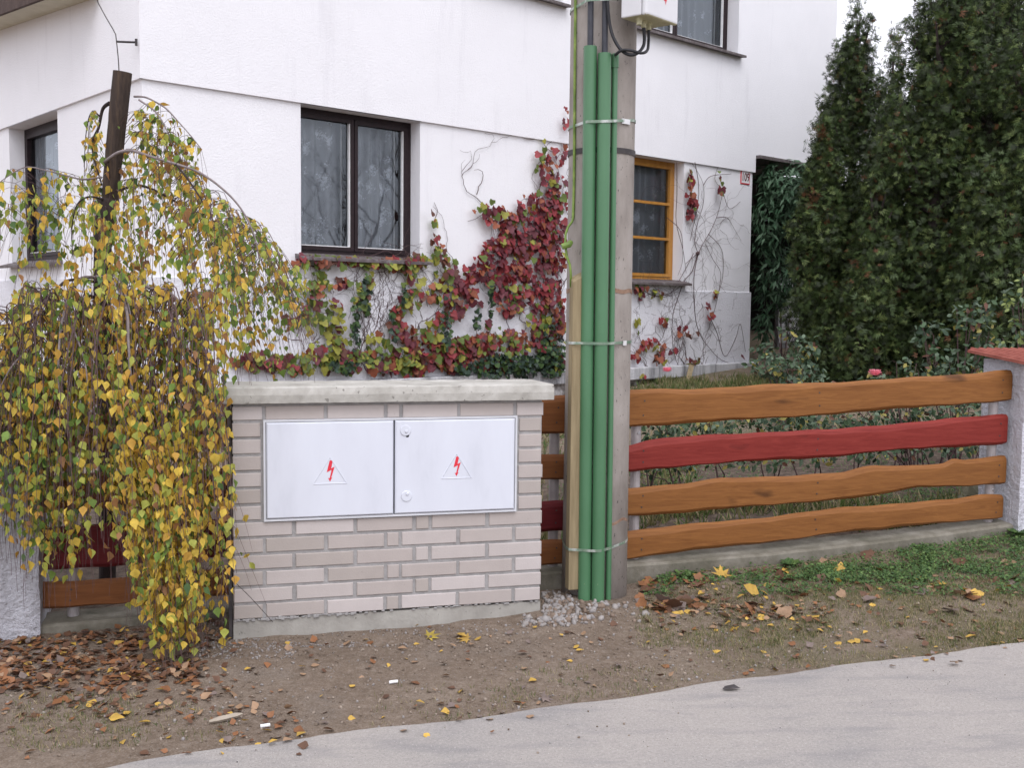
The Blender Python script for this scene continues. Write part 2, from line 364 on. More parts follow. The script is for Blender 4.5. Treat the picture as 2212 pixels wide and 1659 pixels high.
def hit(px, py):
    p, ok = hit_v(np.array([float(px)]), np.array([float(py)])); return Vector(p[0]) if ok[0] else None
X = axis([(-400, -60, 40), (-60, -12, 4), (-12, -3.4, .5), (-3.4, 4.4, .03), (4.4, 12, .5), (12, 60, 4), (60, 400, 40)])
Y = axis([(-400, -60, 40), (-60, -4, 4), (-4, 3.0, .5), (3.0, 7.2, .03), (7.2, 12, .12), (12, 30, 1), (30, 60, 5), (60, 420, 40)])
GX, GY = np.meshgrid(X, Y); Z = gzb_v(GX, GY)
V = np.stack([GX, GY, Z], -1).reshape(-1, 3); nx = len(X)
I = (np.arange(len(Y)-1)[:, None]*nx + np.arange(nx-1)[None]).ravel()
F = np.stack([I, I+1, I+nx+1, I+nx], 1)
def groundmat():
    m, n, b = newmat('bare_soil'); v = coords(n)
    t = noise(n, 3.0, 10, .68, v); c = ramp(n, t.outputs[0], [(.28, (.135, .100, .072)), (.48, (.225, .172, .130)), (.70, (.33, .268, .212))])
    t2 = noise(n, 28, 6, .75, v); c = mixc(n, .5, c, ramp(n, t2.outputs[0], [(.32, (.075, .054, .038)), (.5, (.20, .152, .114)), (.68, (.38, .32, .265))]))
    # grey grit patches
    t4 = noise(n, 1.9, 5, .6, v); f4 = ramp(n, t4.outputs[0], [(.56, (0,)*3), (.74, (.55,)*3)]); c = mixc(n, f4, c, (.26, .235, .21))
    # small pale stones
    vo = n.nodes.new('ShaderNodeTexVoronoi'); vo.inputs['Scale'].default_value = 42; n.links.new(v, vo.inputs['Vector'])
    f5 = ramp(n, vo.outputs['Distance'], [(.13, (.7,)*3), (.2, (0,)*3)]); c = mixc(n, f5, c, (.30, .27, .25))
    # moss / grass tint, to the right of the pole and in the garden
    tc = n.nodes.new('ShaderNodeTexCoord'); sp = n.nodes.new('ShaderNodeSeparateXYZ'); n.links.new(tc.outputs['Object'], sp.inputs[0])
    mr = n.nodes.new('ShaderNodeMapRange'); n.links.new(sp.outputs[0], mr.inputs[0]); mr.inputs[1].default_value = .5; mr.inputs[2].default_value = 1.5
    t3 = noise(n, 2.6, 6, .65, v); f3 = ramp(n, t3.outputs[0], [(.38, (0,)*3), (.62, (.8,)*3)])
    mm = n.nodes.new('ShaderNodeMath'); mm.operation = 'MULTIPLY'; n.links.new(f3, mm.inputs[0]); n.links.new(mr.outputs[0], mm.inputs[1])
    c = mixc(n, mm.outputs[0], c, (.125, .115, .058))
    t9 = noise(n, 130, 4, .8, v); c = mixc(n, .35, c, ramp(n, t9.outputs[0], [(.3, (.05, .037, .028)), (.5, (.17, .13, .10)), (.7, (.42, .36, .31))]))
    n.links.new(c, b.inputs['Base Color']); b.inputs['Roughness'].default_value = 1; b.inputs['Specular IOR Level'].default_value = .1
    bump(n, b, noise(n, 45, 8, .75, v).outputs[0], .9, .02); return m
g = obj_np('ground', V, F, np.zeros(len(F)), [groundmat()], smooth=True); tag(g, None, None, kind='structure')
bed = MB(); nb = 60
for i in range(nb+1):
    s_b = -3.2 + 7.5*i/nb
    for k in range(17):
        d_b = .16 + 3.6*(k/16)**1.2 + (.12*math.sin(s_b*3) if k == 16 else 0); q = FP.pt(s_b, 0, -d_b); bed.v.append((q.x, q.y, gzb(q.x, q.y)+.004+(.022*(float(vnoise(np.array([q.x*9.]), np.array([q.y*9.]), 6)[0])) if 0 < k < 16 else -.01)))
for i in range(nb):
    for k in range(16): a = i*17+k; bed.f.append((a, a+17, a+18, a+1)); bed.m.append(0)
o = obj('flower_bed', bed, pm('dark_bed_soil', [(.3, (.040, .028, .021)), (.5, (.085, .062, .047)), (.7, (.15, .115, .09))], 16, rough=1, bs=40, bd=.02)); tag(o, None, None, kind='structure')
def roadmat():
    m, n, b = newmat('road_concrete'); v = coords(n)
    t = noise(n, 1.3, 8, .62, v); c = ramp(n, t.outputs[0], [(.3, (.275, .260, .252)), (.5, (.355, .325, .300)), (.72, (.42, .38, .345))])
    t2 = noise(n, 90, 4, .75, v); c = mixc(n, .45, c, ramp(n, t2.outputs[0], [(.25, (.16, .152, .15)), (.5, (.31, .29, .275)), (.75, (.47, .44, .415))]))
    st = noise(n, 4, 5, .6, coords(n, (.6, 2.5, 1), (0, 0, D(-20)))); c = mixc(n, ramp(n, st.outputs[0], [(.5, (0,)*3), (.7, (.5,)*3)]), c, (.20, .195, .20)); sp = noise(n, 210, 2, .6, v); c = mixc(n, ramp(n, sp.outputs[0], [(.62, (0,)*3), (.68, (.6,)*3)]), c, (.13, .125, .125)); c = mixc(n, ramp(n, noise(n, 170, 2, .6, coords(n, (1, 1, 1), (0, 0, 1))).outputs[0], [(.64, (0,)*3), (.70, (.6,)*3)]), c, (.58, .55, .52))
    n.links.new(c, b.inputs['Base Color']); b.inputs['Roughness'].default_value = .95; b.inputs['Specular IOR Level'].default_value = .2
    bump(n, b, noise(n, 160, 6, .8, v).outputs[0], .8, .006); return m
mb = MB(); xs = axis([(-40, -4, 3), (-4, 4.6, .04), (4.6, 60, 3)]); rows = []
for x in xs:
    e = float(road_y(x)) + .012*math.sin(x*9) + .02*(float(vnoise(np.array([x*3.]), np.array([.5]), 9)[0])-.5) + .012*(float(vnoise(np.array([x*22.]), np.array([.5]), 4)[0])-.5)
    rows.append([(x, e, gz_front(x, e)-.03), (x, e-.008, gz_front(x, e)+.010), (x, e-.5, gz_front(x, e-.5)+.014), (x, e-1.6, gz_front(x, e-1.6)+.016), (x, e-4.5, gz_front(x, e-4.5)+.012), (x, e-4.52, gz_front(x, e-4.5)-.05)])
mb.v = [q for r in rows for q in r]
for i in range(len(xs)-1):
    for k in range(5): a = i*6+k; mb.f.append((a, a+1, a+7, a+6)); mb.m.append(0)
o = obj('road', mb, roadmat(), smooth=False); tag(o, None, None, kind='structure')

# ---------------------------------------------------------------- house
ZL = 3.72; ZP = 1.90
_, ZL = HP.uv(908, 262); _, ZP = HP.uv(700, 608)
def uvz(P, px, py): return P.uv(px, py)
house = thing('house', (HP0.x, HP0.y, .3), 'white plastered two storey house with dark brown windows and a creeper on its wall', 'house')
UP = .03; PL = .02
S_END = HP.uv(1622, 500)[0]; S_UP = HP.uv(1804, 60)[0]
Z_PASS = HP.uv(1635, 336)[1]
def rect_wall(mb, P, u0, u1, z0, z1, holes, off, mi=0):
    us = sorted({u0, u1, *[h[0] for h in holes], *[h[1] for h in holes]}); zs = sorted({z0, z1, *[h[2] for h in holes], *[h[3] for h in holes]})
    us = [u for u in us if u0 <= u <= u1]; zs = [z for z in zs if z0 <= z <= z1]
    for a, b in zip(us, us[1:]):
        for c, d in zip(zs, zs[1:]):
            mu, mz = (a+b)/2, (c+d)/2
            if any(h[0] < mu < h[1] and h[2] < mz < h[3] for h in holes): continue
            mb.add([P.pt(a, c, off), P.pt(b, c, off), P.pt(b, d, off), P.pt(a, d, off)], [(0, 1, 2, 3)], mi)
def reveal(mb, P, h, o0, o1, top_o1=None):
    u0, u1, z0, z1 = h; t = o1 if top_o1 is None else top_o1
    for (a, b, q) in (((u0, z0), (u0, z1), o1), ((u1, z1), (u1, z0), o1), ((u0, z1), (u1, z1), t), ((u1, z0), (u0, z0), o1)):
        mb.add([P.pt(*a, o0), P.pt(*b, o0), P.pt(*b, q), P.pt(*a, q)], [(0, 1, 2, 3)])
# openings
w1 = (HP.uv(650, 400)[0], HP.uv(907, 400)[0], HP.uv(650, 548)[1], ZL)
w2 = (HP.uv(1270, 450)[0], HP.uv(1476, 450)[0], HP.uv(1440, 606)[1], ZL)
zu = HP.uv(1600, 118)[1]
wu1 = (HP.uv(1455, 60)[0]-.95, HP.uv(1592, 60)[0], zu, zu+1.5)
wu2 = (HP.uv(1226, 1)[0]-1.55, HP.uv(1226, 1)[0]-.12, zu+.03, zu+1.53)
lw = (LP.uv(22, 400)[0], LP.uv(127, 400)[0], LP.uv(60, 566)[1], LP.uv(127, 238)[1])
REC = .17
mb = MB()
rect_wall(mb, HP, 0, S_END, ZP, ZL, [w1, w2], 0)
for h in (w1, w2): reveal(mb, HP, h, -REC, 0, UP)
ZTOP = 9.0
rect_wall(mb, HP, -UP, S_END+.035, ZL, Z_PASS, [], UP)
rect_wall(mb, HP, -UP, S_UP, Z_PASS, ZTOP, [wu1, wu2], UP)
for h in (wu1, wu2): reveal(mb, HP, h, -REC, UP)
mb.add([HP.pt(-UP, ZL, UP), HP.pt(S_END+.035, ZL, UP), HP.pt(S_END+.035, ZL, -.0), HP.pt(-UP, ZL, -.0)], [(0, 3, 2, 1)])  # shadow gap underside
# side faces and far end
mb.add([HP.pt(S_END, 0, 0), HP.pt(S_END, Z_PASS, 0), HP.pt(S_END, Z_PASS, -9), HP.pt(S_END, 0, -9)], [(0, 3, 2, 1)])
mb.add([HP.pt(S_END+.035, ZL, UP), HP.pt(S_END+.035, Z_PASS, UP), HP.pt(S_END+.035, Z_PASS, -.1), HP.pt(S_END+.035, ZL, -.1)], [(0, 3, 2, 1)])
mb.add([HP.pt(S_UP, Z_PASS, UP), HP.pt(S_UP, ZTOP, UP), HP.pt(S_UP, ZTOP, -9), HP.pt(S_UP, Z_PASS, -9)], [(0, 3, 2, 1)])
# gable side
LL = -11
rect_wall(mb, LP, LL, 0, ZP, ZL, [lw], 0); reveal(mb, LP, lw, -REC, 0, UP)
rect_wall(mb, LP, LL, UP, ZL, ZTOP, [], UP)
mb.add([LP.pt(LL, ZL, UP), LP.pt(UP, ZL, UP), LP.pt(UP, ZL, 0), LP.pt(LL, ZL, 0)], [(0, 3, 2, 1)])
mb.add([HP.pt(-UP, ZTOP, UP), HP.pt(S_UP, ZTOP, UP), HP.pt(S_UP, ZTOP, -9), HP.pt(-UP, ZTOP, -9)], [(0, 1, 2, 3)])
obj('wall', mb, M['wall'], house)
# plinth, one band of render standing 2 cm proud, on a weathered ledge
ZLED = HP.uv(1600, 782)[1]; ZLED0 = HP.uv(1600, 806)[1]
mb = MB()
rect_wall(mb, HP, -PL, S_END+PL, ZLED, ZP, [], PL); rect_wall(mb, LP, LL, PL, ZLED, ZP, [], PL)
mb.add([HP.pt(-PL, ZP, PL), HP.pt(S_END+PL, ZP, PL), HP.pt(S_END+PL, ZP+.008, -.01), HP.pt(-PL, ZP+.008, -.01)], [(0, 1, 2, 3)])
mb.add([LP.pt(LL, ZP, PL), LP.pt(PL, ZP, PL), LP.pt(PL, ZP+.008, -.01), LP.pt(LL, ZP+.008, -.01)], [(0, 1, 2, 3)])
mb.add([HP.pt(S_END+PL, ZLED, PL), HP.pt(S_END+PL, ZP, PL), HP.pt(S_END+PL, ZP, -2), HP.pt(S_END+PL, ZLED, -2)], [(0, 3, 2, 1)])
obj('plinth', mb, M['plinth'], house)
mb = MB(); mb.pbox(HP, -.1, S_END+.14, ZLED0, ZLED, -.3, .12, bev=.012)
obj('ledge', mb, M['ledge'], house)
M['rubble'] = pm('rubble_base', [(.35, (.10, .09, .085)), (.5, (.30, .28, .27)), (.62, (.55, .54, .54))], 9, rough=1, bs=14, bd=.05)
mb = MB(); mb.pbox(HP, -.05, S_END+.05, -.5, ZLED0-.002, -.25, .03); mb.pbox(LP, LL, -.06, -.5, ZLED-.002, -.25, .02)
obj('foundation_wall', mb, M['rubble'], house)
# verge with soffit at the far left
a0 = LP.uv(-140, 112, .03); a1 = LP.uv(215, -8, .03)
mb = MB(); n1 = []
def verge_pt(q, off, dz=0): return LP.pt(q[0], q[1]+dz, off)
q0 = (a0[0]-2, a0[1]-2*(a1[1]-a0[1])/(a1[0]-a0[0])); q1 = a1
OV = .34
mb.add([verge_pt(q0, .031), verge_pt(q1, .031), verge_pt(q1, OV), verge_pt(q0, OV)], [(0, 1, 2, 3)], 1)
mb.add([verge_pt(q0, OV+.002, -.02), verge_pt(q1, OV+.002, -.02), verge_pt(q1, OV+.002, .2), verge_pt(q0, OV+.002, .2),
        verge_pt(q0, OV+.04, -.02), verge_pt(q1, OV+.04, -.02), verge_pt(q1, OV+.04, .2), verge_pt(q0, OV+.04, .2)],
       [(0, 1, 2, 3), (4, 5, 6, 7), (0, 1, 5, 4), (3, 2, 6, 7), (1, 2, 6, 5)], 0)
mb.add([verge_pt(q0, .031, .2), verge_pt(q1, .031, .2), verge_pt(q1, OV, .2), verge_pt(q0, OV, .2)], [(0, 1, 2, 3)], 0)
mb.add([verge_pt(q1, .031), verge_pt(q1, OV), verge_pt(q1, OV, .2), verge_pt(q1, .031, .2)], [(0, 1, 2, 3)], 0)
obj('roof', mb, [M['roof'], M['soffit']], house)
# flat roof sheet over the passage
mb = MB(); mb.pbox(HP, S_END+.04, S_UP, Z_PASS-.05, Z_PASS-.003, -5, .10); obj('passage_roof_edge', mb, M['sill'], house)

def window(P, h, nsash, rails, mat, wlab, curtain='lace', fw=.052, sillmat='sill', sill=True, sw=.042, cfold=.03):
    u0, u1, z0, z1 = h; w = MB(); F0, F1 = -REC-.07, -REC
    w.pbox(P, u0+.002, u0+fw, z0+.002, z1-.002, F0, F1); w.pbox(P, u1-fw, u1-.002, z0+.002, z1-.002, F0, F1)
    w.pbox(P, u0+fw, u1-fw, z1-fw, z1-.002, F0, F1-.001); w.pbox(P, u0+fw, u1-fw, z0+.002, z0+fw, F0, F1-.001)
    wo_ = obj('window', w, mat, house); wo_['label'] = wlab
    sw_ = (u1-u0-2*fw)/nsash
    for k in range(nsash):
        a, b = u0+fw+k*sw_+.004, u0+fw+(k+1)*sw_-.004; c, d = z0+fw+.004, z1-fw-.004
        s = MB(); A0, A1 = F0+.005, F1+.012
        s.pbox(P, a, a+sw, c, d, A0, A1, bev=.004); s.pbox(P, b-sw, b, c, d, A0, A1, bev=.004)
        s.pbox(P, a+sw, b-sw, d-sw, d, A0, A1-.002); s.pbox(P, a+sw, b-sw, c, c+sw, A0, A1-.002)
        for r in range(1, rails+1):
            zz = c+sw+(d-c-2*sw)*r/(rails+1); s.pbox(P, a+sw, b-sw, zz-.018, zz+.018, A0, A1-.004)
        so_ = obj('sash', s, mat, wo_)
        if mat is M['brown_frame']:
            q = MB(); q.pbox(P, b-sw-.012, b-sw-.001, c+sw, d-sw, A0+.02, A1-.014); q.pbox(P, a+sw, b-sw-.012, c+sw+.001, c+sw+.010, A0+.02, A1-.014)
            obj('glazing_bead', q, M['bead'], wo_)
            q = MB(); I1 = F0-.055; q.pbox(P, b-sw-.03, b-.004, c, d, I1-.03, I1); q.pbox(P, a+.004, a+sw, c, d, I1-.03, I1); q.pbox(P, a+.004, b-.004, c-.03, c, I1-.03, I1); q.pbox(P, a+.004, b-.004, d, d+.03, I1-.03, I1); o_in = obj('inner_sash', q, mat, wo_)
            q = MB(); q.pbox(P, b-sw-.037, b-sw-.031, c+.01, d-.01, I1-.02, I1+.003); obj('inner_bead', q, M['bead'], wo_)
        gmb = MB(); gmb.add([P.pt(a+sw-.005, c+sw-.005, F0+.035), P.pt(b-sw+.005, c+sw-.005, F0+.035), P.pt(b-sw+.005, d-sw+.005, F0+.035), P.pt(a+sw-.005, d-sw+.005, F0+.035)], [(0, 1, 2, 3)])
        obj('pane', gmb, M['glass'], wo_)
    # room behind and curtain
    r = MB(); B = -REC-1.6
    x0, x1, y0, y1 = u0-.3, u1+.3, z0-.3, z1+.2; fr = -REC-.075
    P3 = [P.pt(x0, y0, fr), P.pt(x1, y0, fr), P.pt(x1, y1, fr), P.pt(x0, y1, fr), P.pt(x0, y0, B), P.pt(x1, y0, B), P.pt(x1, y1, B), P.pt(x0, y1, B)]
    r.add(P3, [(4, 5, 6, 7), (0, 1, 5, 4), (1, 2, 6, 5), (2, 3, 7, 6), (3, 0, 4, 7)])
    hi = MB(); rect_wall(r, P, x0, x1, y0, y1, [h], fr)
    obj('room', r, M['room'], wo_)
    if curtain:
        c = MB(); N = 160; o_ = -REC-.215
        vs = []
        for i in range(N+1):
            u = x0+.05+(x1-x0-.1)*i/N; off = o_ + cfold*math.sin(u*38+1.5*math.sin(u*7)) + .5*cfold*math.sin(u*17)
            vs += [P.pt(u, z0-.1, off), P.pt(u, z1+.05, off)]
        c.add(vs, [(2*i, 2*i+2, 2*i+3, 2*i+1) for i in range(N)]); obj('curtain', c, M['lace'], wo_, smooth=True)
    if sill:
        s = MB(); 
        A_, B_ = u0-.07, u1+.07; zf = z0-.035; of = .10+UP
        s.add([P.pt(A_, z0+.004, -.01), P.pt(B_, z0+.004, -.01), P.pt(B_, zf, of), P.pt(A_, zf, of), P.pt(A_, z0-.045, -.01), P.pt(B_, z0-.045, -.01), P.pt(B_, zf-.03, of), P.pt(A_, zf-.03, of)], [(0, 3, 2, 1), (4, 5, 6, 7), (3, 7, 6, 2), (0, 4, 7, 3), (1, 2, 6, 5)])
        s.pbox(P, u0+.002, u1-.002, z0-.01, z0+.012, -REC+.002, -.012)
        obj('window_sill', s, M[sillmat], wo_)
    return wo_
window(HP, w1, 2, 0, M['brown_frame'], 'wide dark brown window with lace curtains above the red creeper')
window(HP, w2, 2, 2, M['yellow_frame'], 'ochre varnished window with three small panes beside the pole')
window(HP, wu1, 2, 0, M['brown_frame'], 'upper dark brown window right of the grey box')
window(HP, wu2, 2, 0, M['brown_frame'], 'upper window whose sill just shows at the top edge')
window(LP, lw, 1, 0, M['brown_frame'], 'narrow dark brown window behind the birch twigs', fw=.07)

# house number plate
u, z = HP.uv(1609, 383)
pw, ph = .11, .10
num = thing('house_number_plate', HP.pt(u, z-ph, .002), 'small red bordered house number plate reading 109 at the wall corner', 'house number')
mb = MB(); mb.pbox(HP, u-pw, u+pw, z-ph, z+ph, .002, .010, bev=.003); obj('border', mb, M['red_sign'], num)
mb = MB(); mb.pbox(HP, u-pw+.017, u+pw-.017, z-ph+.017, z+ph-.017, .0105, .0125); obj('plate', mb, M['bead'], num)
M['digit'] = pm('dark_red_enamel', [(.3, (.10, .015, .02)), (.7, (.13, .02, .025))], 5, bd=0)
cu = bpy.data.curves.new('number', 'FONT'); cu.body = '109'; cu.size = .16; cu.extrude = .0012; cu.align_x = 'CENTER'; cu.align_y = 'CENTER'; cu.offset = .002
to = bpy.data.objects.new('number', cu); COL.objects.link(to)
dg = bpy.context.evaluated_depsgraph_get(); tm = bpy.data.meshes.new_from_object(to.evaluated_get(dg)); bpy.data.objects.remove(to)
R3 = Matrix((HP.d, Vector((0, 0, 1)), HP.n)).transposed().to_4x4(); c0 = HP.pt(u, z, .0145) - wloc(num)
tm.transform(Matrix.Diagonal((.80, 1.05, 1, 1))); tm.transform(R3); tm.transform(Matrix.Translation(c0))
tm.materials.clear(); mesh_obj('number', tm, M['digit'], num)

# lightning conductor on the gable side
wire = thing('lightning_conductor', LP.pt(LP.uv(255, 150, .2)[0], 3.7, .2), 'thin grey wire with a wall bracket above the dark stump', 'wire')
mb = MB(); pts = [LP.pt(*LP.uv(x, y, .2), .2) for x, y in ((205, -20), (212, 5), (228, 35), (244, 62), (250, 74), (252, 92), (255, 120), (257, 150), (258, 230))]
mb.tube(pts, .005, 6); obj('wire', mb, M['iron'], wire)
mb = MB(); a = LP.pt(*LP.uv(251, 89, .2), .2); b = LP.pt(LP.uv(251, 89, .2)[0]+.1, a.z-.0, .02); b = Vector(HP.pt(-.06, a.z, .03)); mb.tube([a, a.lerp(b, .5), b], .010, 6); mb.tube([b+Vector((0, 0, .03)), b-Vector((0, 0, .03))], .012, 6)
obj('bracket', mb, M['iron'], wire)

# ---------------------------------------------------------------- passage at the right of the house
Y_G = .7
pb = MB(); u0 = S_END+.9
bw_ = Plane(atY(1700, 700, 18.3).xy, D(8))
brk = thing('garden_wall', bw_.pt(0, .5), 'whitish brick wall half hidden behind the conifers at the passage', 'wall')
M['white_brick'] = M['bricks'][0]
mo = MB(); mo.pbox(bw_, -.16, 1.2, .2, 2.1, -.15, 0); obj('mortar', mo, pm('white_mortar', [(.3, (.20, .20, .21)), (.7, (.30, .30, .31))], 12), brk)
bb = MB()
for r in range(16):
    zz = .3+r*.115; uo = -.16 + (.17 if r % 2 else 0)
    while uo < 1.15: bb.pbox(bw_, max(uo, -.16)+.006, min(uo+.32, 1.2)-.006, zz, zz+.1, .001, .012, bev=.003); uo += .34
obj('brickwork', bb, pm('grey_white_brick', [(.3, (.42, .42, .44)), (.7, (.58, .58, .6))], 7), brk)
# added carport walls closing the passage, deep shade put in their colour
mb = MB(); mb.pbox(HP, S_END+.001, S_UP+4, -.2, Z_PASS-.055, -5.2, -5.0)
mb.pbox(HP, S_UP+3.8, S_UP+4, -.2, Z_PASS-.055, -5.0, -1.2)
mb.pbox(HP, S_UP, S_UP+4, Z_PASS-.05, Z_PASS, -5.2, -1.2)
sh = obj('closure', mb, pm('passage_shade', [(.3, (.02, .018, .017)), (.7, (.05, .045, .04))], 6, stretch=(6, 6, .3)), org=HP.pt(S_END+2, 0, -5))
tag(sh, 'added dark shed deep in the passage beside the white house', 'closure')

# ---------------------------------------------------------------- brick cabinet wall
KW = KP.uv(1167, 1300)[0]; KZ0 = (KP.uv(505, 1338)[1] + KP.uv(1165, 1297)[1])/2; ROW = (KP.uv(505, 872)[1]-KZ0)/13
KD = .34
print('KW', KW, 'KZ0', KZ0, 'ROW', ROW)
kio = thing('meter_cabinet_wall', KP.pt(KW/2, 0, -KD/2), 'pale brick garden wall block with a concrete cap and white electricity cabinet', 'cabinet wall')
mb = MB(); mb.pbox(KP, .004, KW-.004, KZ0, KZ0+13*ROW, -KD+.004, -.004)
obj('mortar', mb, M['mortar'], kio)
U = KW/5.52; G = .055*U
rowA = [.5, 1, 1, .215, 1, 1, .5]; rowB = [1, 1, 1, .235, 1, 1]
D0 = KP.uv(569, 1000)[0]; D1 = KP.uv(1115, 1000)[0]
DZ1 = (KP.uv(569, 908)[1]+KP.uv(1115, 897)[1])/2; DZ0 = (KP.uv(572, 1127)[1]+KP.uv(1113, 1103)[1])/2
bk = MB()
for r in range(13):
    pat = rowA if r in (0, 2, 4, 12) else rowB
    if 6 <= r < 12: pat = rowA
    tot = sum(pat)*U + G*(len(pat)-1); k = KW/tot; x = 0
    for i, wd in enumerate(pat):
        L = wd*U*k; a, b = x, x+L; x += L + G*k
        z0 = KZ0+r*ROW+random.uniform(-.001, .001); z1 = z0+ROW-.0145+random.uniform(-.001, .001)
        if 6 <= r < 12:
            if i == 0: b = D0-.012
            elif i == len(pat)-1: a = D1+.012
            else: continue
        o1 = random.uniform(.0005, .003); e = .003
        aa = a + (random.uniform(-.001, .003) if a > .01 else -.0); bb_ = b + random.uniform(-.003, .001)
        if i == 0: aa = 0
        if i == len(pat)-1: bb_ = KW + random.uniform(-.008, .003)
        bk.pbox(KP, aa, bb_, z0, z1, -.03, o1, random.choice([0, 0, 1, 1, 2, 3]), bev=e)
        if i == 0 or i == len(pat)-1:   # return courses down the sides and along the back
            ua, ub = (-.0005-o1, .05) if i == 0 else (KW-.05, bb_)
            for q in range(2): bk.pbox(KP, ua, ub, z0, z1, -.035-(q+1)*.15, -.045-q*.15, random.choice([0, 1, 2]), bev=.003)
obj('brickwork', bk, M['bricks'], kio)
# concrete foot
mb = MB(); N = 40; top = []; 
for i in range(N+1):
    u = -.002+(KW+.004)*i/N; zz = KZ0 - .004 - .010*random.random() ; top.append((u, zz))
for i in range(N):
    (a, za), (b, zb) = top[i], top[i+1]; o1 = -.006
    mb.add([KP.pt(a, -.25, o1), KP.pt(b, -.25, o1), KP.pt(b, zb, o1), KP.pt(a, za, o1), KP.pt(a, za, -KD), KP.pt(b, zb, -KD)], [(0, 1, 2, 3), (3, 2, 5, 4)])
mb.add([KP.pt(-.002, -.25, -.006), KP.pt(-.002, top[0][1], -.006), KP.pt(-.002, top[0][1], -KD), KP.pt(-.002, -.25, -KD)], [(0, 1, 2, 3)])
mb.add([KP.pt(KW+.002, -.25, -.006), KP.pt(KW+.002, top[-1][1], -.006), KP.pt(KW+.002, top[-1][1], -KD), KP.pt(KW+.002, -.25, -KD)], [(0, 3, 2, 1)])
mb.add([KP.pt(-.002, -.25, -KD), KP.pt(-.002, top[0][1], -KD), KP.pt(KW+.002, top[-1][1], -KD), KP.pt(KW+.002, -.25, -KD)], [(0, 1, 2, 3)])
obj('concrete_foot', mb, M['base_concrete'], kio)
# smear of mortar along the bottom joint
mb = MB(); N = 110
for i in range(N):
    u = KW*(i+.5)/N; s = KW/N*.55; t = random.uniform(.003, .012)*(1.0 if i < 45 else .5); zc = KZ0-.004+random.uniform(-.004, .002)
    if random.random() < (.9 if i < 40 else .45): mb.pbox(KP, u-s, u+s, zc-t, zc+t*.5, -.03, random.uniform(-.003, .006), bev=.002)
obj('mortar_smear', mb, M['mortar'], kio)
# cap
cu0, cz0 = KP.uv(485, 865, .04); cu1, _ = KP.uv(1197, 850, .04); CZ0 = KZ0+13*ROW+.002; CZ1 = CZ0 + (KP.uv(485, 829, .04)[1]-KP.uv(485, 865, .04)[1])
mb = MB(); N = 60; prof = [(.04, 0), (.043, .5), (.037, .93), (.026, 1.0), (-KD-.04, .97), (-KD-.045, 0)]
for i in range(N+1):
    u = cu0+(cu1-cu0)*i/N
    for (o, t) in prof:
        j = (random.random()-.5)*.0035
        mb.v.append(tuple(KP.pt(u, CZ0+(CZ1-CZ0)*t + (j if t > 0 else j*.6), o + j)))
P_ = len(prof)
for i in range(N):
    for k in range(P_): a = i*P_+k; b = i*P_+(k+1) % P_; mb.f.append((a, b, b+P_, a+P_)); mb.m.append(0)
mb.f += [tuple(range(P_)), tuple(N*P_+k for k in range(P_))[::-1]]; mb.m += [0, 0]
obj('cap_slab', mb, M['concrete'], kio)
# cabinet
mb = MB(); f = .010
DM = KP.uv(850.5, 1000)[0]
mb.pbox(KP, D0, D0+f, DZ0, DZ1, -.02, .016); mb.pbox(KP, D1-f, D1, DZ0, DZ1, -.02, .016)
mb.pbox(KP, D0+f, D1-f, DZ1-f, DZ1, -.02, .016); mb.pbox(KP, D0+f, D1-f, DZ0, DZ0+f, -.02, .016)
cf = obj('cabinet_frame', mb, M['gasket'], kio)
mb = MB(); mb.pbox(KP, D0+f, D1-f, DZ0+f, DZ1-f, -.015, -.002); obj('seal', mb, M['black'], cf)
def door_at(a, b, c, d):
    mb = MB(); mb.pbox(KP, a, b, c, d, -.001, .020, bev=.006)
    return obj('door', mb, M['door'], kio)
dL = door_at(D0+f+.003, DM-.004, DZ0+f+.003, DZ1-f-.003); dR = door_at(DM+.004, D1-f-.003, DZ0+f+.003, DZ1-f-.003)
dR['label'] = 'right cabinet door with two round lock covers'
def warn(door, px, py, apex):
    u, zb = KP.uv(px, py, .02); zt = KP.uv(px, apex, .02)[1]; h = zt-zb; w = h*.62
    mb = MB(); T = [(u-w, zb), (u+w, zb), (u, zt)]
    t = .0022
    for i in range(3):
        a, b = T[i], T[(i+1) % 3]; mb.tube([KP.pt(*a, .0203), KP.pt(*b, .0203)], t, 6)
    obj('embossed_triangle', mb, M['door'], door)
    # lightning arrow; unit shape, y up
    S = [(-.02, 1.0), (.16, 1.0), (.06, .62), (.26, .70), (.06, .17), (.12, .20), (.0, 0.0), (-.11, .17), (-.02, .16), (.09, .56), (-.19, .44)]
    hh = h*.80; z0 = zb+h*.08
    mb = MB(); vs = [KP.pt(u+x*hh*.82, z0+y*hh, .0212) for x, y in S]; vb = [KP.pt(u+x*hh*.82, z0+y*hh, .0202) for x, y in S]
    n_ = len(S); mb.add(vs+vb, [tuple(range(n_))[::-1]] + [(i, (i+1) % n_, n_+(i+1) % n_, n_+i) for i in range(n_)])
    obj('lightning_arrow', mb, M['red_sign'], door)
warn(dL, 713, 1045, 988); warn(dR, 986, 1033, 980)
def disc(P, u, z, r, o0, o1, n=28):
    mb = MB(); vs = []
    for (rr, oo) in ((r, o0), (r, o1-.002), (r-.002, o1)):
        for k in range(n): q = 2*math.pi*k/n; vs.append(P.pt(u+rr*math.cos(q), z+rr*math.sin(q), oo))
    mb.add(vs, [(k, (k+1) % n, n+(k+1) % n, n+k) for k in range(n)] + [(n+k, n+(k+1) % n, 2*n+(k+1) % n, 2*n+k) for k in range(n)] + [tuple(range(2*n, 3*n))]); return mb
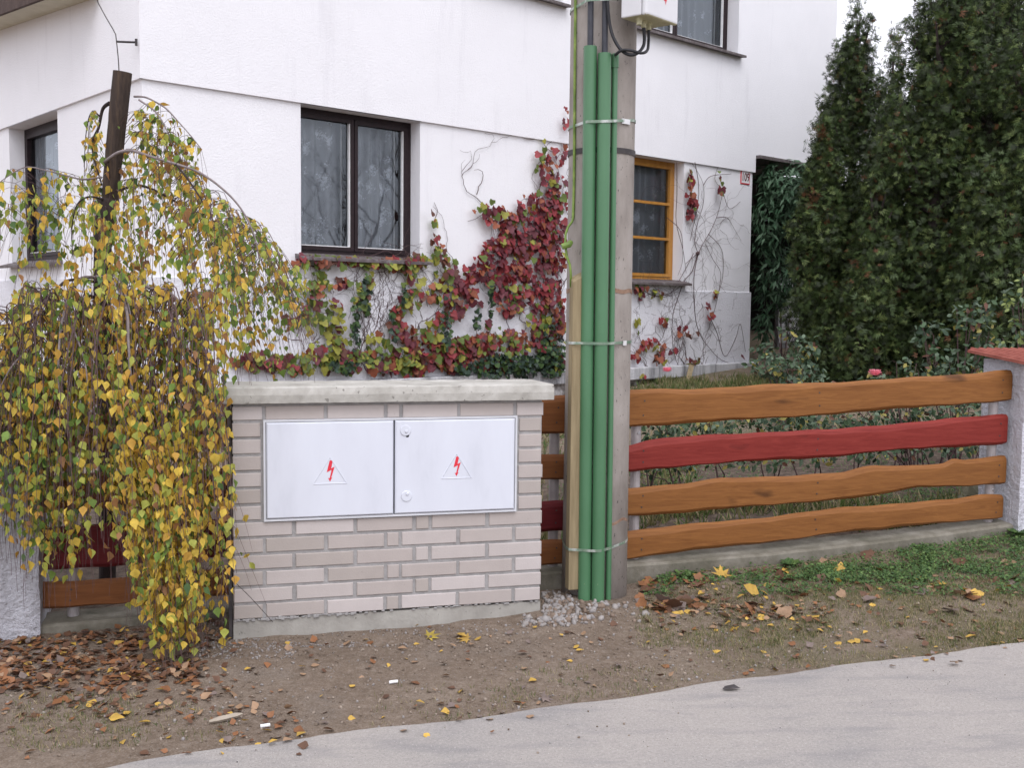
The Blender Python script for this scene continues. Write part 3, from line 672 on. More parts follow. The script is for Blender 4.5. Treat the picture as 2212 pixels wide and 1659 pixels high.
for (px, py) in ((876, 930), (878, 1072)):
    u, z = KP.uv(px, py, .02); o = obj('lock_cover', disc(KP, u, z, .027, .0195, .0245), M['door'], dR)
    obj('pivot', disc(KP, u+.004, z-.004 if py < 1000 else z+.012, .008, .0246, .029, 14), M['door'], o)
u, z = KP.uv(880, 941.5, .02); obj('keyhole', disc(KP, u, z, .0085, .0195, .0222, 16), M['black'], dR)
# dark strip of sheet at the left end
mb = MB(); zt = KP.uv(497, 872)[1]; mb.pbox(KP, -.022, -.006, -.04, zt, -KD+.02, -.012)
o = obj('edge_sheet', mb, M['iron'], kio)

# ---------------------------------------------------------------- fence
def curve(pts, off=0.0): return [FP.uv(x, y, off) for x, y in pts]
def interp(c, u): return float(np.interp(u, [p[0] for p in c], [p[1] for p in c]))
def board(parent, top, bot, mat, label=None, seed=0, ends=(None, None)):
    u0 = min(p[0] for p in top) if ends[0] is None else ends[0]; u1 = max(p[0] for p in top) if ends[1] is None else ends[1]
    N = max(20, int((u1-u0)/.03)); mb = MB(); rs = np.random.default_rng(seed); ph = rs.uniform(0, 9, 6)
    sections = []
    for i in range(N+1):
        u = u0+(u1-u0)*i/N
        w = .003*math.sin(u*7+ph[0])+.002*math.sin(u*19+ph[1]); w2 = .003*math.sin(u*6+ph[2])+.002*math.sin(u*23+ph[3])
        zt = interp(top, u)+w; zb = interp(bot, u)+w2; ct = .030+.008*math.sin(u*4+ph[4]); cb = .016+.006*math.sin(u*5+ph[5])
        e = 0
        if i == 0 or i == N: e = .004
        fo = .030 - e
        S = [(zb+.002+e, .002), (zb+e, .010), (zb+cb*.5, fo-.007), (zb+cb, fo), ((zb+zt)/2, fo+.001), (zt-ct, fo), (zt-ct*.4, fo-.009), (zt-e, .006), (zt-.002-e, 0)]
        sections.append([FP.pt(u, z, o) for z, o in S])
    n_ = 9
    mb.v = [tuple(v) for s in sections for v in s]
    for i in range(N):
        for k in range(n_): a = i*n_+k; b = i*n_+(k+1) % n_; mb.f.append((a, a+n_, b+n_, b)); mb.m.append(0)
    mb.f += [tuple(range(n_)), tuple(N*n_+k for k in range(n_))[::-1]]; mb.m += [0, 0]
    o = obj('board', mb, mat, parent)
    for un in (NAILS[0] if u0 > -.1 else NAILS[1]):
        if not (u0+.03 < un < u1-.03): continue
        zm = (interp(top, un)+interp(bot, un))/2; hh = (interp(top, un)-interp(bot, un))*.2
        for q in (-1, 1):
            c = FP.pt(un+random.uniform(-.006, .006), zm+q*hh, .0315); nl = MB(); nl.tube([c, c+FP.n*.0015], .0050, 8); obj('nail', nl, M['iron'], o)
    if label: o['label'] = label
    return o
NAILS = [(FP.uv(1385, 1000)[0], FP.uv(2150, 1000)[0], FP.uv(1760, 1000)[0]), (FP.uv(1199, 1000)[0], FP.uv(700, 1000)[0], FP.uv(150, 1000)[0])]
f1 = thing('board_fence', FP.pt(FP.uv(1800, 1000)[0], gz_front(2, 6.2), 0), 'fence section of wavy brown boards and one red board right of the pole', 'fence', 'wavy board fence sections')
B1t = [(1300, 846), (1365, 843), (1450, 841), (1500, 840), (1659, 832), (1800, 826), (1950, 818), (2100, 807), (2150, 801), (2189, 800)]
B1b = [(1300, 925), (1365, 922), (1500, 915), (1659, 905), (1850, 892), (2000, 880), (2100, 872), (2189, 867)]
B2t = [(1300, 966), (1363, 962), (1400, 953), (1439, 948), (1560, 939), (1659, 934), (1800, 929), (1892, 920), (2000, 911), (2179, 894)]
B2b = [(1300, 1022), (1361, 1020), (1406, 1015), (1473, 1009), (1659, 996), (1800, 988), (1925, 975), (2050, 967), (2179, 960)]
B3t = [(1300, 1055), (1361, 1055), (1489, 1045), (1560, 1035), (1620, 1033), (1659, 1031), (1826, 1022), (1870, 1011), (1892, 1007), (1960, 1007), (2042, 1002), (2064, 992), (2086, 996), (2176, 985)]
B3b = [(1300, 1118), (1360, 1115.6), (1450, 1111), (1560, 1102), (1659, 1094), (1892, 1073), (1992, 1054), (2080, 1051), (2176, 1046)]
B4t = [(1300, 1153), (1359, 1149), (1433, 1141), (1560, 1128), (1659, 1119), (1826, 1098), (1992, 1085), (2060, 1081), (2125, 1070), (2169, 1068)]
B4b = [(1300, 1213), (1357, 1209), (1500, 1192), (1659, 1173), (1826, 1152), (1900, 1147), (1976, 1136), (2020, 1132), (2169, 1122)]
for t, b, mt, lb, sd_ in ((B1t, B1b, 'board', 'topmost brown board, the widest', 1), (B2t, B2b, 'board_red', 'red painted board', 2), (B3t, B3b, 'board', 'third board, brown with a knot', 3), (B4t, B4b, 'board', 'lowest brown board', 4)):
    board(f1, curve(t, .03), curve(b, .03), M[mt], lb, sd_)
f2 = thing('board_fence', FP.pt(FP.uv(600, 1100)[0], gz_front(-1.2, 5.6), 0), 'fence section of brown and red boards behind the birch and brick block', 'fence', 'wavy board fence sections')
for (yl, ylb), (yr, yrb), mt, lb, sd_ in (((893, 976), (857, 937), 'board_dark', None, 5), ((1021, 1099), (982, 1037), 'board_dark', None, 6), ((1133, 1224), (1083, 1150), 'board_red_shaded', 'red board, third from the top, shade painted into its colour', 7), ((1251, 1309), (1168, 1222), 'board_dark', None, 8)):
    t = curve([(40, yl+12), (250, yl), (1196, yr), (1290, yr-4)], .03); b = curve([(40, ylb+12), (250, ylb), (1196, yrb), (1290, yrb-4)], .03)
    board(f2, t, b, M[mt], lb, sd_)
for (px, par, y0, y1) in ((1376, f1, 850, 1215), (2149, f1, 815, 1130), (1199, f2, 870, 1225), (700, f2, 880, 1260), (150, f2, 905, 1320)):
    u, zt = FP.uv(px, y0, -.03); _, zb = FP.uv(px, y1, -.03)
    mb = MB(); mb.tube([FP.pt(u, zb-.15, -.032), FP.pt(u, zt, -.032)], .029, 16)
    p = obj('post', mb, M['post'], par, smooth=False)
    if px in (1376, 1199, 2149):
        for t in ((.80, .80) if px != 2149 else (.74,)):
            pass
        zb2 = FP.uv(px, 936 if px != 2149 else 1058, -.0)[1]
        obj('bolt', disc(FP, u+.006, zb2, .010, -.006, .001, 10), M['bolt'], p)
# concrete strip under the fence
FF = [(-200, 1395), (90, 1362), (480, 1330), (900, 1275), (1200, 1245), (1360, 1230), (1500, 1219), (1659, 1206), (1892, 1180), (2040, 1162), (2159, 1145), (2400, 1110)]
mb = MB(); N = 120; cf_ = [FP.uv(x, y, .09) for x, y in FF]
u0, u1 = cf_[0][0], cf_[-1][0]; pr = 4
for i in range(N+1):
    u = u0+(u1-u0)*i/N; z = interp(cf_, u)+.012; j = random.uniform(-.004, .004)
    for (o, zz) in ((.095+j, z-.3), (.09+j, z+j*.5), (.075, z+.012), (-.11, z+.022), (-.12, z-.3)): mb.v.append(tuple(FP.pt(u, zz, o)))
for i in range(N):
    for k in range(4): a = i*5+k; mb.f.append((a, a+5, a+6, a+1)); mb.m.append(0)
strip = obj('fence_footing', mb, pm('mossy_concrete', [(.3, (.09, .085, .062)), (.5, (.155, .142, .112)), (.7, (.235, .218, .182))], 6, rough=.95, bs=40, bd=.008), org=FP.pt(0, 0, 0))
tag(strip, 'long low concrete footing with moss under the board fence', 'footing')
# pillars
def pillar(px0, px1, ytop, ybot, label, off=.10, cap=True):
    u0, _ = FP.uv(px0, ybot, 0 if px0 > 1000 else off); u1, _ = FP.uv(px1, ybot, off)
    zt = FP.uv(px0, ytop, off)[1]; zb = FP.uv(px0, ybot, off)[1]; w = u1-u0
    t = thing('gate_pillar', FP.pt(u0+w/2, zb, -.1), label, 'pillar', 'rough cast fence pillars')
    mb = MB(); n = 14; DEP = .38
    # rough body, slightly uneven faces
    def P(u, z, o): return FP.pt(u + (random.random()-.5)*.008, z, o + (random.random()-.5)*.008)
    ring = []
    for i in range(n+1):
        z = zb-.2 + (zt-zb+.2)*i/n
        r = []
        for k in range(6): r.append(P(u0+w*k/5, z, off))
        for k in range(1, 6): r.append(P(u1, z, off-DEP*k/5))
        for k in range(1, 6): r.append(P(u1-w*k/5, z, off-DEP))
        for k in range(1, 5): r.append(P(u0, z, off-DEP+DEP*k/5))
        ring.append(r)
    m_ = len(ring[0]); mb.v = [tuple(v) for r in ring for v in r]
    for i in range(n):
        for k in range(m_): a = i*m_+k; b = i*m_+(k+1) % m_; mb.f.append((a, b, b+m_, a+m_)); mb.m.append(0)
    mb.f.append(tuple(n*m_+k for k in range(m_))); mb.m.append(0)
    obj('pillar_body', mb, M['pillar'], t, smooth=False)
    # tiled cap: two slopes of ribbed tiles
    mb = MB(); e = .07; L0, L1 = u0-e, u1+e; O0, O1 = off+e, off-DEP-e; om = (O0+O1)/2; zr = zt+.11; ze = zt+.004
    nt_ = max(4, int((L1-L0)/.055)); zr = zt+.055
    for (oa, ob_) in ((O0, O1),):
        for i in range(nt_):
            a = L0+(L1-L0)*i/nt_; b = L0+(L1-L0)*(i+1)/nt_; mid = (a+b)/2; th = .02
            vs = [FP.pt(a, ze, oa), FP.pt(mid-.012, ze, oa), FP.pt(mid-.006, ze+.014, oa), FP.pt(mid+.006, ze+.014, oa), FP.pt(mid+.012, ze, oa), FP.pt(b, ze, oa)]
            vt = [FP.pt(a, zr, ob_), FP.pt(mid-.012, zr, ob_), FP.pt(mid-.006, zr+.014, ob_), FP.pt(mid+.006, zr+.014, ob_), FP.pt(mid+.012, zr, ob_), FP.pt(b, zr, ob_)]
            mb.add(vs+vt, [(k, k+1, k+7, k+6) for k in range(5)])
            lo = [v-Vector((0, 0, th)) for v in (vs[0], vs[-1])]
            mb.add([vs[0], vs[-1], lo[1], lo[0]], [(0, 1, 2, 3)])
        for L in (L0, L1): mb.add([FP.pt(L, ze-th, oa), FP.pt(L, ze, oa), FP.pt(L, zr, ob_), FP.pt(L, zr-th, ob_)], [(0, 1, 2, 3)])
        mb.add([FP.pt(L0, ze-th, oa), FP.pt(L1, ze-th, oa), FP.pt(L1, zr-th, ob_), FP.pt(L0, zr-th, ob_)], [(0, 1, 2, 3)])
    obj('tiled_cap', mb, M['tile'], t)
pillar(2167, 2300, 781, 1140, 'rough white fence pillar with red tiled cap at the right end', off=.13)
pillar(-90, 88, 905, 1376, 'rough white fence pillar behind the hanging birch leaves', off=.12)

# ---------------------------------------------------------------- pole
def polepx(px, py, ang_off=0): pass
PR0, PR1 = .176, .172
pole = thing('utility_pole', (POLE.x, POLE.y, gz(POLE.x, POLE.y)), 'thick grey concrete utility pole standing in front of the fence', 'utility pole')
mb = MB(); pts = [(POLE.x, POLE.y, -.3), (POLE.x, POLE.y, 1), (POLE.x, POLE.y, 2.5), (POLE.x, POLE.y, 5.5)]
mb.tube(pts, [PR0+.004, PR0, PR0, PR1], 48); mb2 = mb; sh_ = obj('shaft', mb2, M['pole'], pole, smooth=True)
def pang(px, z, rad=PR0):
    """angle on the pole surface (front) where the pixel column px meets it"""
    best = None
    # find py giving height z roughly then solve
    for k in range(-900, 900):
        a = -math.pi/2 + k/900*1.5
        p = Vector((POLE.x+rad*math.cos(a), POLE.y+rad*math.sin(a), z)); v = p-CAM
        qx = CX + FPX*v.dot(RX)/v.dot(_f)
        if best is None or abs(qx-px) < best[0]: best = (abs(qx-px), a)
    return best[1]
def pz(py, a, rad=PR0):
    # height of pixel row on the pole at angle a
    x, y = POLE.x+rad*math.cos(a), POLE.y+rad*math.sin(a); lo, hi = -.5, 5
    for _ in range(40):
        z = (lo+hi)/2; v = Vector((x, y, z))-CAM; q = CY - FPX*v.dot(UX)/v.dot(_f)
        if q > py: lo = z
        else: hi = z
    return z
def onpole(a, z, rad): return Vector((POLE.x+rad*math.cos(a), POLE.y+rad*math.sin(a), z))
def band(name, zfun, w, th, mat, a0, a1, rad, parent, n=60):
    mb = MB(); closed = abs(a1-a0) > 6.28
    for i in range(n+1):
        a = a0+(a1-a0)*i/n; z = zfun(a); r = rad(a) if callable(rad) else rad
        for (dr, dz) in ((0, -w/2), (th, -w/2), (th, w/2), (0, w/2)): mb.v.append(tuple(onpole(a, z+dz, r+dr)))
    for i in range(n):
        for k in range(4): p = i*4+k; q = i*4+(k+1) % 4; mb.f.append((p, q, q+4, p+4)); mb.m.append(0)
    return obj(name, mb, mat, parent)
A = -math.pi/2
zb_ = pz(323, A); band('iron_band', lambda a: zb_ - .0, .028, .005, M['iron'], 0, 2*math.pi, PR0, pole)
band('rusty_band', lambda a: pz(628, A)+.004*math.sin(a*9), .022, .0015, M['rust'], 0, 2*math.pi, PR0+.0005, pole)
band('rusty_band', lambda a: pz(1130, A)+.010*math.sin(a*7), .016, .0012, M['rust'], A+.35, A+1.3, PR0+.0005, pole)
# green conduits in front of the pole: follow pixel columns at top and bottom
def conduit(pt, pb, r, label, cap=False):
    (xt, yt), (xb, yb) = pt, pb
    rr = PR0 + r + .002
    at = pang(xt, 2.9, rr); ab = pang(xb, .15, rr)
    zt = pz(yt, at, rr); zb = -.1
    N = 12; P = [onpole(ab+(at-ab)*i/N, zb+(zt-zb)*i/N, rr) for i in range(N+1)]
    o = thing('conduit_pipe', (P[0].x, P[0].y, gz(P[0].x, P[0].y)), label, 'pipe', 'green conduit pipes on the pole')
    mb = MB(); mb.tube(P, r, 24, cap=False)
    mb.tube(P[::-1], r-.004, 24, cap=False)
    # rim
    b = len(mb.v); n = 24
    o1 = obj('pipe', mb, M['green_pipe'], o, smooth=True)
    rim = MB(); c = P[-1]; vs = []
    for k in range(n): q = 2*math.pi*k/n; vs.append(c+Vector((math.cos(q), math.sin(q), 0))*r)
    for k in range(n): q = 2*math.pi*k/n; vs.append(c+Vector((math.cos(q), math.sin(q), 0))*(r-.004))
    rim.add(vs, [(k, (k+1) % n, n+(k+1) % n, n+k) for k in range(n)]); obj('rim', rim, M['green_pipe'], o)
    if cap:
        mb = MB(); mb.tube([c-Vector((0, 0, .055)), c-Vector((0, 0, .02)), c+Vector((0, 0, .012)), c+Vector((0, 0, .018))], [r+.004, r+.005, r+.004, r*.6], 20)
        obj('end_cap', mb, M['green_pipe'], o)
    return P, rr
c1, r1 = conduit((1275, 100), (1263.5, 1297), .0345, 'left thick green conduit, reaching highest on the pole')
c2, r2 = conduit((1306.5, 115), (1292, 1300), .0345, 'middle thick green conduit on the concrete pole')
c3, r3 = conduit((1329, 122), (1315, 1297), .0150, 'thin green conduit right of the two thick ones', cap=True)
# painted steel straps round the pipes
def hull_r(a):
    # radius of the strap: bulges over conduits
    best = PR0+.002
    for (P, r, zz) in ((c1[6], .0345, 0), (c2[6], .0345, 0), (c3[6], .015, 0)):
        ac = math.atan2(P.y-POLE.y, P.x-POLE.x); dd = math.hypot(P.x-POLE.x, P.y-POLE.y); s = dd*math.sin(a-ac)
        if abs(s) < r: best = max(best, dd*math.cos(a-ac)+math.sqrt(r*r-s*s)+.001)
    return best
aa_ = np.linspace(0, 2*math.pi, 361); hr = np.array([hull_r(a) for a in aa_])
# convex-ish smoothing (a strap pulled tight)
hp = [(hr[i]*math.cos(aa_[i]), hr[i]*math.sin(aa_[i])) for i in range(360)]
def convex(pts):
    pts = sorted(pts); lo = []
    cr = lambda o, a, b: (a[0]-o[0])*(b[1]-o[1])-(a[1]-o[1])*(b[0]-o[0])
    for p in pts:
        while len(lo) > 1 and cr(lo[-2], lo[-1], p) <= 0: lo.pop()
        lo.append(p)
    up = []
    for p in reversed(pts):
        while len(up) > 1 and cr(up[-2], up[-1], p) <= 0: up.pop()
        up.append(p)
    return lo[:-1]+up[:-1]
HU = convex(hp)
def strap(y_mid, y_right, extra=None):
    zc = pz(y_mid, A, .24); pts = list(HU)
    if extra: pts = convex(pts+extra)
    zr = pz(y_right, -.15)
    mb = MB(); n = len(pts); w, th = .014, .002
    for (x, y) in pts:
        L = math.hypot(x, y); t = (x/L+1)/2; z = zc + (zr-zc)*max(0, (x/L-.0))**1
        for dr, dz in ((0, -w/2), (th, -w/2), (th, w/2), (0, w/2)): mb.v.append((POLE.x+x*(1+dr/L), POLE.y+y*(1+dr/L), z+dz))
    for i in range(n):
        for k in range(4): p = i*4+k; q = i*4+(k+1) % 4; P2 = ((i+1) % n)*4; mb.f.append((p, q, P2+(k+1) % 4, P2+k)); mb.m.append(0)
    return obj('strap', mb, M['strap'], pole)
# timber post beside the pole
TZ = pz(587, A)
tcen = atY(1236, 1280, 5.60); tcen = Vector((tcen.x, tcen.y)); ts = .062/2
ta = D(15)
tq = [(-ts, -ts), (ts, -ts), (ts, ts), (-ts, ts)]
tq = [(tcen.x+x*math.cos(ta)-y*math.sin(ta), tcen.y+x*math.sin(ta)+y*math.cos(ta)) for x, y in tq]
def tx(i, z, lean=.004): return Vector((tq[i][0]+ (z)*lean*0, tq[i][1], z))
zt0 = atY(1225, 600, 5.57).z; zt1 = zt0+.05; zb0 = atY(1225, 1275, 5.57).z
mb = MB(); top = [zt0-.02, zt0+.015, zt0+.035, zt0+.0]
mb.add([tx(i, zb0) for i in range(4)]+[tx(i, top[i]) for i in range(4)], [(3, 2, 1, 0), (4, 5, 6, 7), (0, 1, 5, 4), (1, 2, 6, 5), (2, 3, 7, 6), (3, 0, 4, 7)])
o = obj('timber_post', mb, M['timber'], org=(tcen.x, tcen.y, zb0)); tag(o, 'squared raw timber strapped upright to the left of the pole', 'post')
bv = o.modifiers.new('bevel', 'BEVEL'); bv.width = .004; bv.segments = 2
tex = [(q[0]-POLE.x, q[1]-POLE.y) for q in tq]; tex = [(x*1.01, y*1.01) for x, y in tex]
strap(262, 262); strap(742, 738, tex); strap(1190, 1165, tex)
M['buckle'] = pm('bright_steel', [(.3, (.55, .55, .55)), (.7, (.75, .75, .75))], 20, rough=.35, metallic=.4, bd=0)
for (px, py, w) in ((1352, 262, .045), (1349, 741, .022)):
    rr = PR0+.006; a = pang(px, pz(py, A, rr), rr); z = pz(py, a, rr); band('strap_buckle', lambda q: z, .026, .004, M['buckle'], a-w/PR0/1.6, a+w/PR0/1.6, rr, pole, 8)
strap(-2, 2)
# yellow-green cable down the left side
def ppath(pts, rad): 
    out = []
    for px, py in pts:
        a = A
        for _ in range(3):
            z = pz(py, a, rad); a = pang(px, z, rad)
        out.append(onpole(a, z, rad))
    return out
cy_ = ppath([(1243, -60), (1243, 0), (1242, 120), (1241, 260), (1240, 400), (1238, 470)], PR0+.008)
cy_ += [atY(1236, 478, 5.66), atY(1227, 490, 5.64), atY(1222, 505, 5.63), atY(1221, 528, 5.62), atY(1224, 552, 5.61), atY(1231, 572, 5.6), atY(1233, 590, 5.6), atY(1233, 620, 5.6)]
mb = MB(); mb.tube(cy_, [.0075]*6+[.0065]*8, 8)
ec = thing('earthing_cable', cy_[-3], 'yellow green earthing cable down the pole into the timber post', 'cable')
obj('cable', mb, M['yellow_cable'], ec, smooth=True)
mb = MB(); k = atY(1222, 528, 5.6); mb.tube([k+Vector((-.02, -.01, -.012)), k+Vector((.02, -.01, .0)), k+Vector((.024, .01, .01))], .016, 8); obj('clamp', mb, M['yellow_cable'], ec)
# thick black cables into the conduits
def vcable(Pc, px, wd, label):
    top = ppath([(px, -120)], PR0+.02)[0]; b = Pc[-1]-Vector((0, 0, .1))
    a_t = math.atan2(top.y-POLE.y, top.x-POLE.x)
    N = 10; pts = [b] + [Pc[-1].lerp(onpole(a_t, Pc[-1].z+1.0*1, PR0+.03), i/N) for i in range(N+1)]
    mb = MB(); mb.tube(pts, wd, 12); o = obj('power_cable', mb, M['cable'], org=b, smooth=True)
    tag(o, label, 'cable', 'black cables feeding the conduits'); return o
vcable(c1, 1277, .0155, 'thick black cable entering the left green conduit'); vcable(c2, 1307, .0155, 'thick black cable entering the middle green conduit')
# junction box
Z0b = atY(1384.6, 31, 5.45).z
n_ = atZ(1384.6, 31, Z0b); l_ = atZ(1340.6, 39, Z0b); r_ = atZ(1450, 54, Z0b)
jb = thing('junction_box', n_, 'grey plastic junction box mounted high on the right of the pole', 'junction box')
bk_ = l_ + (r_-n_)
mb = MB(); H = .34; vsb = [n_, r_, bk_, l_]; mb.add(vsb + [v+Vector((0, 0, H)) for v in vsb], [(3, 2, 1, 0), (4, 5, 6, 7), (0, 1, 5, 4), (1, 2, 6, 5), (2, 3, 7, 6), (3, 0, 4, 7)])
mb.m = [1, 0, 0, 0, 0, 0]
o = obj('housing', mb, [M['box'], M['box_under']], jb); bv = o.modifiers.new('bevel', 'BEVEL'); bv.width = .008; bv.segments = 3
nd = (r_-n_).normalized(); on = Vector((nd.y, -nd.x, 0))
mb = MB(); q = [n_+on*.004-nd*.004-Vector((0, 0, .004)), r_+on*.004+nd*.012-Vector((0, 0, .004)), r_+on*.035+nd*.012-Vector((0, 0, .004)), n_+on*.035-nd*.004-Vector((0, 0, .004))]
mb.add(q + [v+Vector((0, 0, H+.008)) for v in q], [(3, 2, 1, 0), (4, 5, 6, 7), (0, 1, 5, 4), (1, 2, 6, 5), (2, 3, 7, 6), (3, 0, 4, 7)]); mb.m = [1, 0, 0, 0, 0, 0]
o = obj('cover', mb, [M['box'], M['box_under']], jb); bv = o.modifiers.new('bevel', 'BEVEL'); bv.width = .012; bv.segments = 3
mb = MB(); rc = n_.lerp(r_, .6)+on*.0365+Vector((0, 0, .075)); 
S = [(-.01, .05), (.006, .05), (-.002, .028), (.012, .032), (.0, 0), (-.004, .02), (-.014, .016)]
mb.add([rc+nd*x*1.0+Vector((0, 0, y)) for x, y in S], [tuple(range(7))]); obj('warning_mark', mb, M['red_sign'], jb)
glands = []
for (fx, fy) in ((.18, .35), (.42, .5), (.62, .55)):
    c = n_ + (r_-n_)*fx + (l_-n_)*fy
    mb = MB(); mb.tube([c+Vector((0, 0, .002)), c-Vector((0, 0, .012)), c-Vector((0, 0, .014)), c-Vector((0, 0, .034))], [.019, .019, .014, .014], 12); obj('cable_gland', mb, M['box_under'], jb); glands.append(c-Vector((0, 0, .03)))
# looping cables from the box
def bez(pts, n=10):
    out = []; P = [pts[0]]+list(pts)+[pts[-1]]
    for i in range(1, len(P)-2):
        for k in range(n):
            t = k/n; a, b, c, d = P[i-1], P[i], P[i+1], P[i+2]
            out.append(.5*((2*b)+(c-a)*t+(2*a-5*b+4*c-d)*t*t+(3*b-a-3*c+d)*t**3))
    out.append(P[-2]); return out
g1 = glands[1]; g2 = glands[2]
L1_ = [g1, atY(1392, 85, g1.y), atY(1388, 102, 5.55), atY(1375, 115, 5.5), atY(1358, 117, 5.5), atY(1340, 105, 5.52), atY(1325, 80, 5.53), atY(1317, 50, 5.54), atY(1313, 10, 5.54), atY(1312, -60, 5.55)]
mb = MB(); mb.tube(bez(L1_), .0085, 8); o = obj('looped_cable', mb, M['black'], org=L1_[0], smooth=True); tag(o, 'thin black cable looping down from the box and back up the pole', 'cable', 'thin looped cables')
L2_ = [g2, atY(1401, 90, g2.y), atY(1398, 108, 5.55), atY(1385, 114, 5.5), atY(1362, 108, 5.49), atY(1343, 108, 5.5), atY(1332, 116, 5.53), c3[-1], c3[-1]-Vector((0, 0, .1))]
mb = MB(); mb.tube(bez(L2_), .0075, 8); o = obj('looped_cable', mb, M['black'], org=L2_[0], smooth=True); tag(o, 'thin black cable bending from the box into the thin green conduit', 'cable', 'thin looped cables')
# ---------------------------------------------------------------- leaves, templates
BIRCH_V = [(0, 0, 0), (-.34, .22, .05), (-.40, .42, .08), (-.16, .78, .04), (0, 1.05, -.04), (.16, .78, .04), (.40, .42, .08), (.34, .22, .05)]
BIRCH_F = [(0, 4, 2, 1), (0, 7, 6, 4), (2, 4, 3, 3), (4, 6, 5, 5)]
BIRCH_F = [(0, 3, 2, 1), (0, 7, 6, 5), (0, 5, 4, 3)]
VINE_V = [(0, 0, 0), (-.44, -.10, .05), (-.56, .40, .14), (-.38, .48, .08), (-.30, .76, .04), (0, 1.0, .0), (.30, .76, .04), (.38, .48, .08), (.56, .40, .14), (.44, -.10, .05)]
VINE_F = [(0, 3, 2, 1), (0, 9, 8, 7), (0, 5, 4, 3), (0, 7, 6, 5)]
OVAL_V = [(0, 0, 0), (-.28, .35, .05), (-.2, .72, .04), (0, 1, -.02), (.2, .72, .04), (.28, .35, .05)]
OVAL_F = [(0, 3, 2, 1), (0, 5, 4, 3)]
LONG_V = [(0, 0, 0), (-.12, .4, .03), (0, 1, -.10), (.12, .4, .03)]
LONG_F = [(0, 3, 2, 1)] ; LONG_F = [(0, 3, 2, 1)]
def leaves(name, pos, nrm, up, size, mats, mi, tv, tf, parent=None, org=None):
    pos = np.array(pos, float); R = basis(np.array(nrm, float), np.array(up, float))
    V, F, own = scatter(tv, tf, pos, R, np.array(size, float))
    return obj_np(name, V, F, np.asarray(mi)[own], mats, parent, org)
GRE = [leafmat('birch_green', (.17, .26, .055)), leafmat('birch_yellow_green', (.40, .42, .085)), leafmat('birch_yellow', (.64, .46, .075)), leafmat('birch_ochre', (.55, .32, .06)), leafmat('birch_brown', (.33, .17, .075)), leafmat('birch_dark_green', (.075, .135, .045))]
def draw(ps, n): return rng.choice(len(ps), n, p=np.array(ps)/sum(ps))
# ---------------------------------------------------------------- weeping birch
BT = atY(232, 1290, 5.78); BT = Vector((BT.x, BT.y, gz(BT.x, BT.y)))
birch = thing('weeping_birch', BT, 'weeping birch with yellow and green leaves hanging over the fence', 'tree')
TY = 5.78
tr = [BT-Vector((0, 0, .2)), atY(232, 1250, TY), atY(231, 1000, TY), atY(226, 800, TY), atY(221, 640, TY-.02), atY(223, 520, TY-.04), atY(232, 430, TY-.03)]
mb = MB(); mb.tube(bez(tr, 8), [.045]*8*5+[.05]*9, 12); obj('trunk', mb, M['bark'], birch, smooth=True)
st = [atY(238, 450, TY), atY(240, 400, TY), atY(247, 330, TY), atY(255, 250, TY-.01), atY(265, 155, TY-.02)]
mb = MB(); mb.tube(bez(st, 6), [.043]*6+[.045]*6+[.047]*6+[.049]*7, 18); o = obj('sawn_stump', mb, M['stump'], birch, smooth=False)
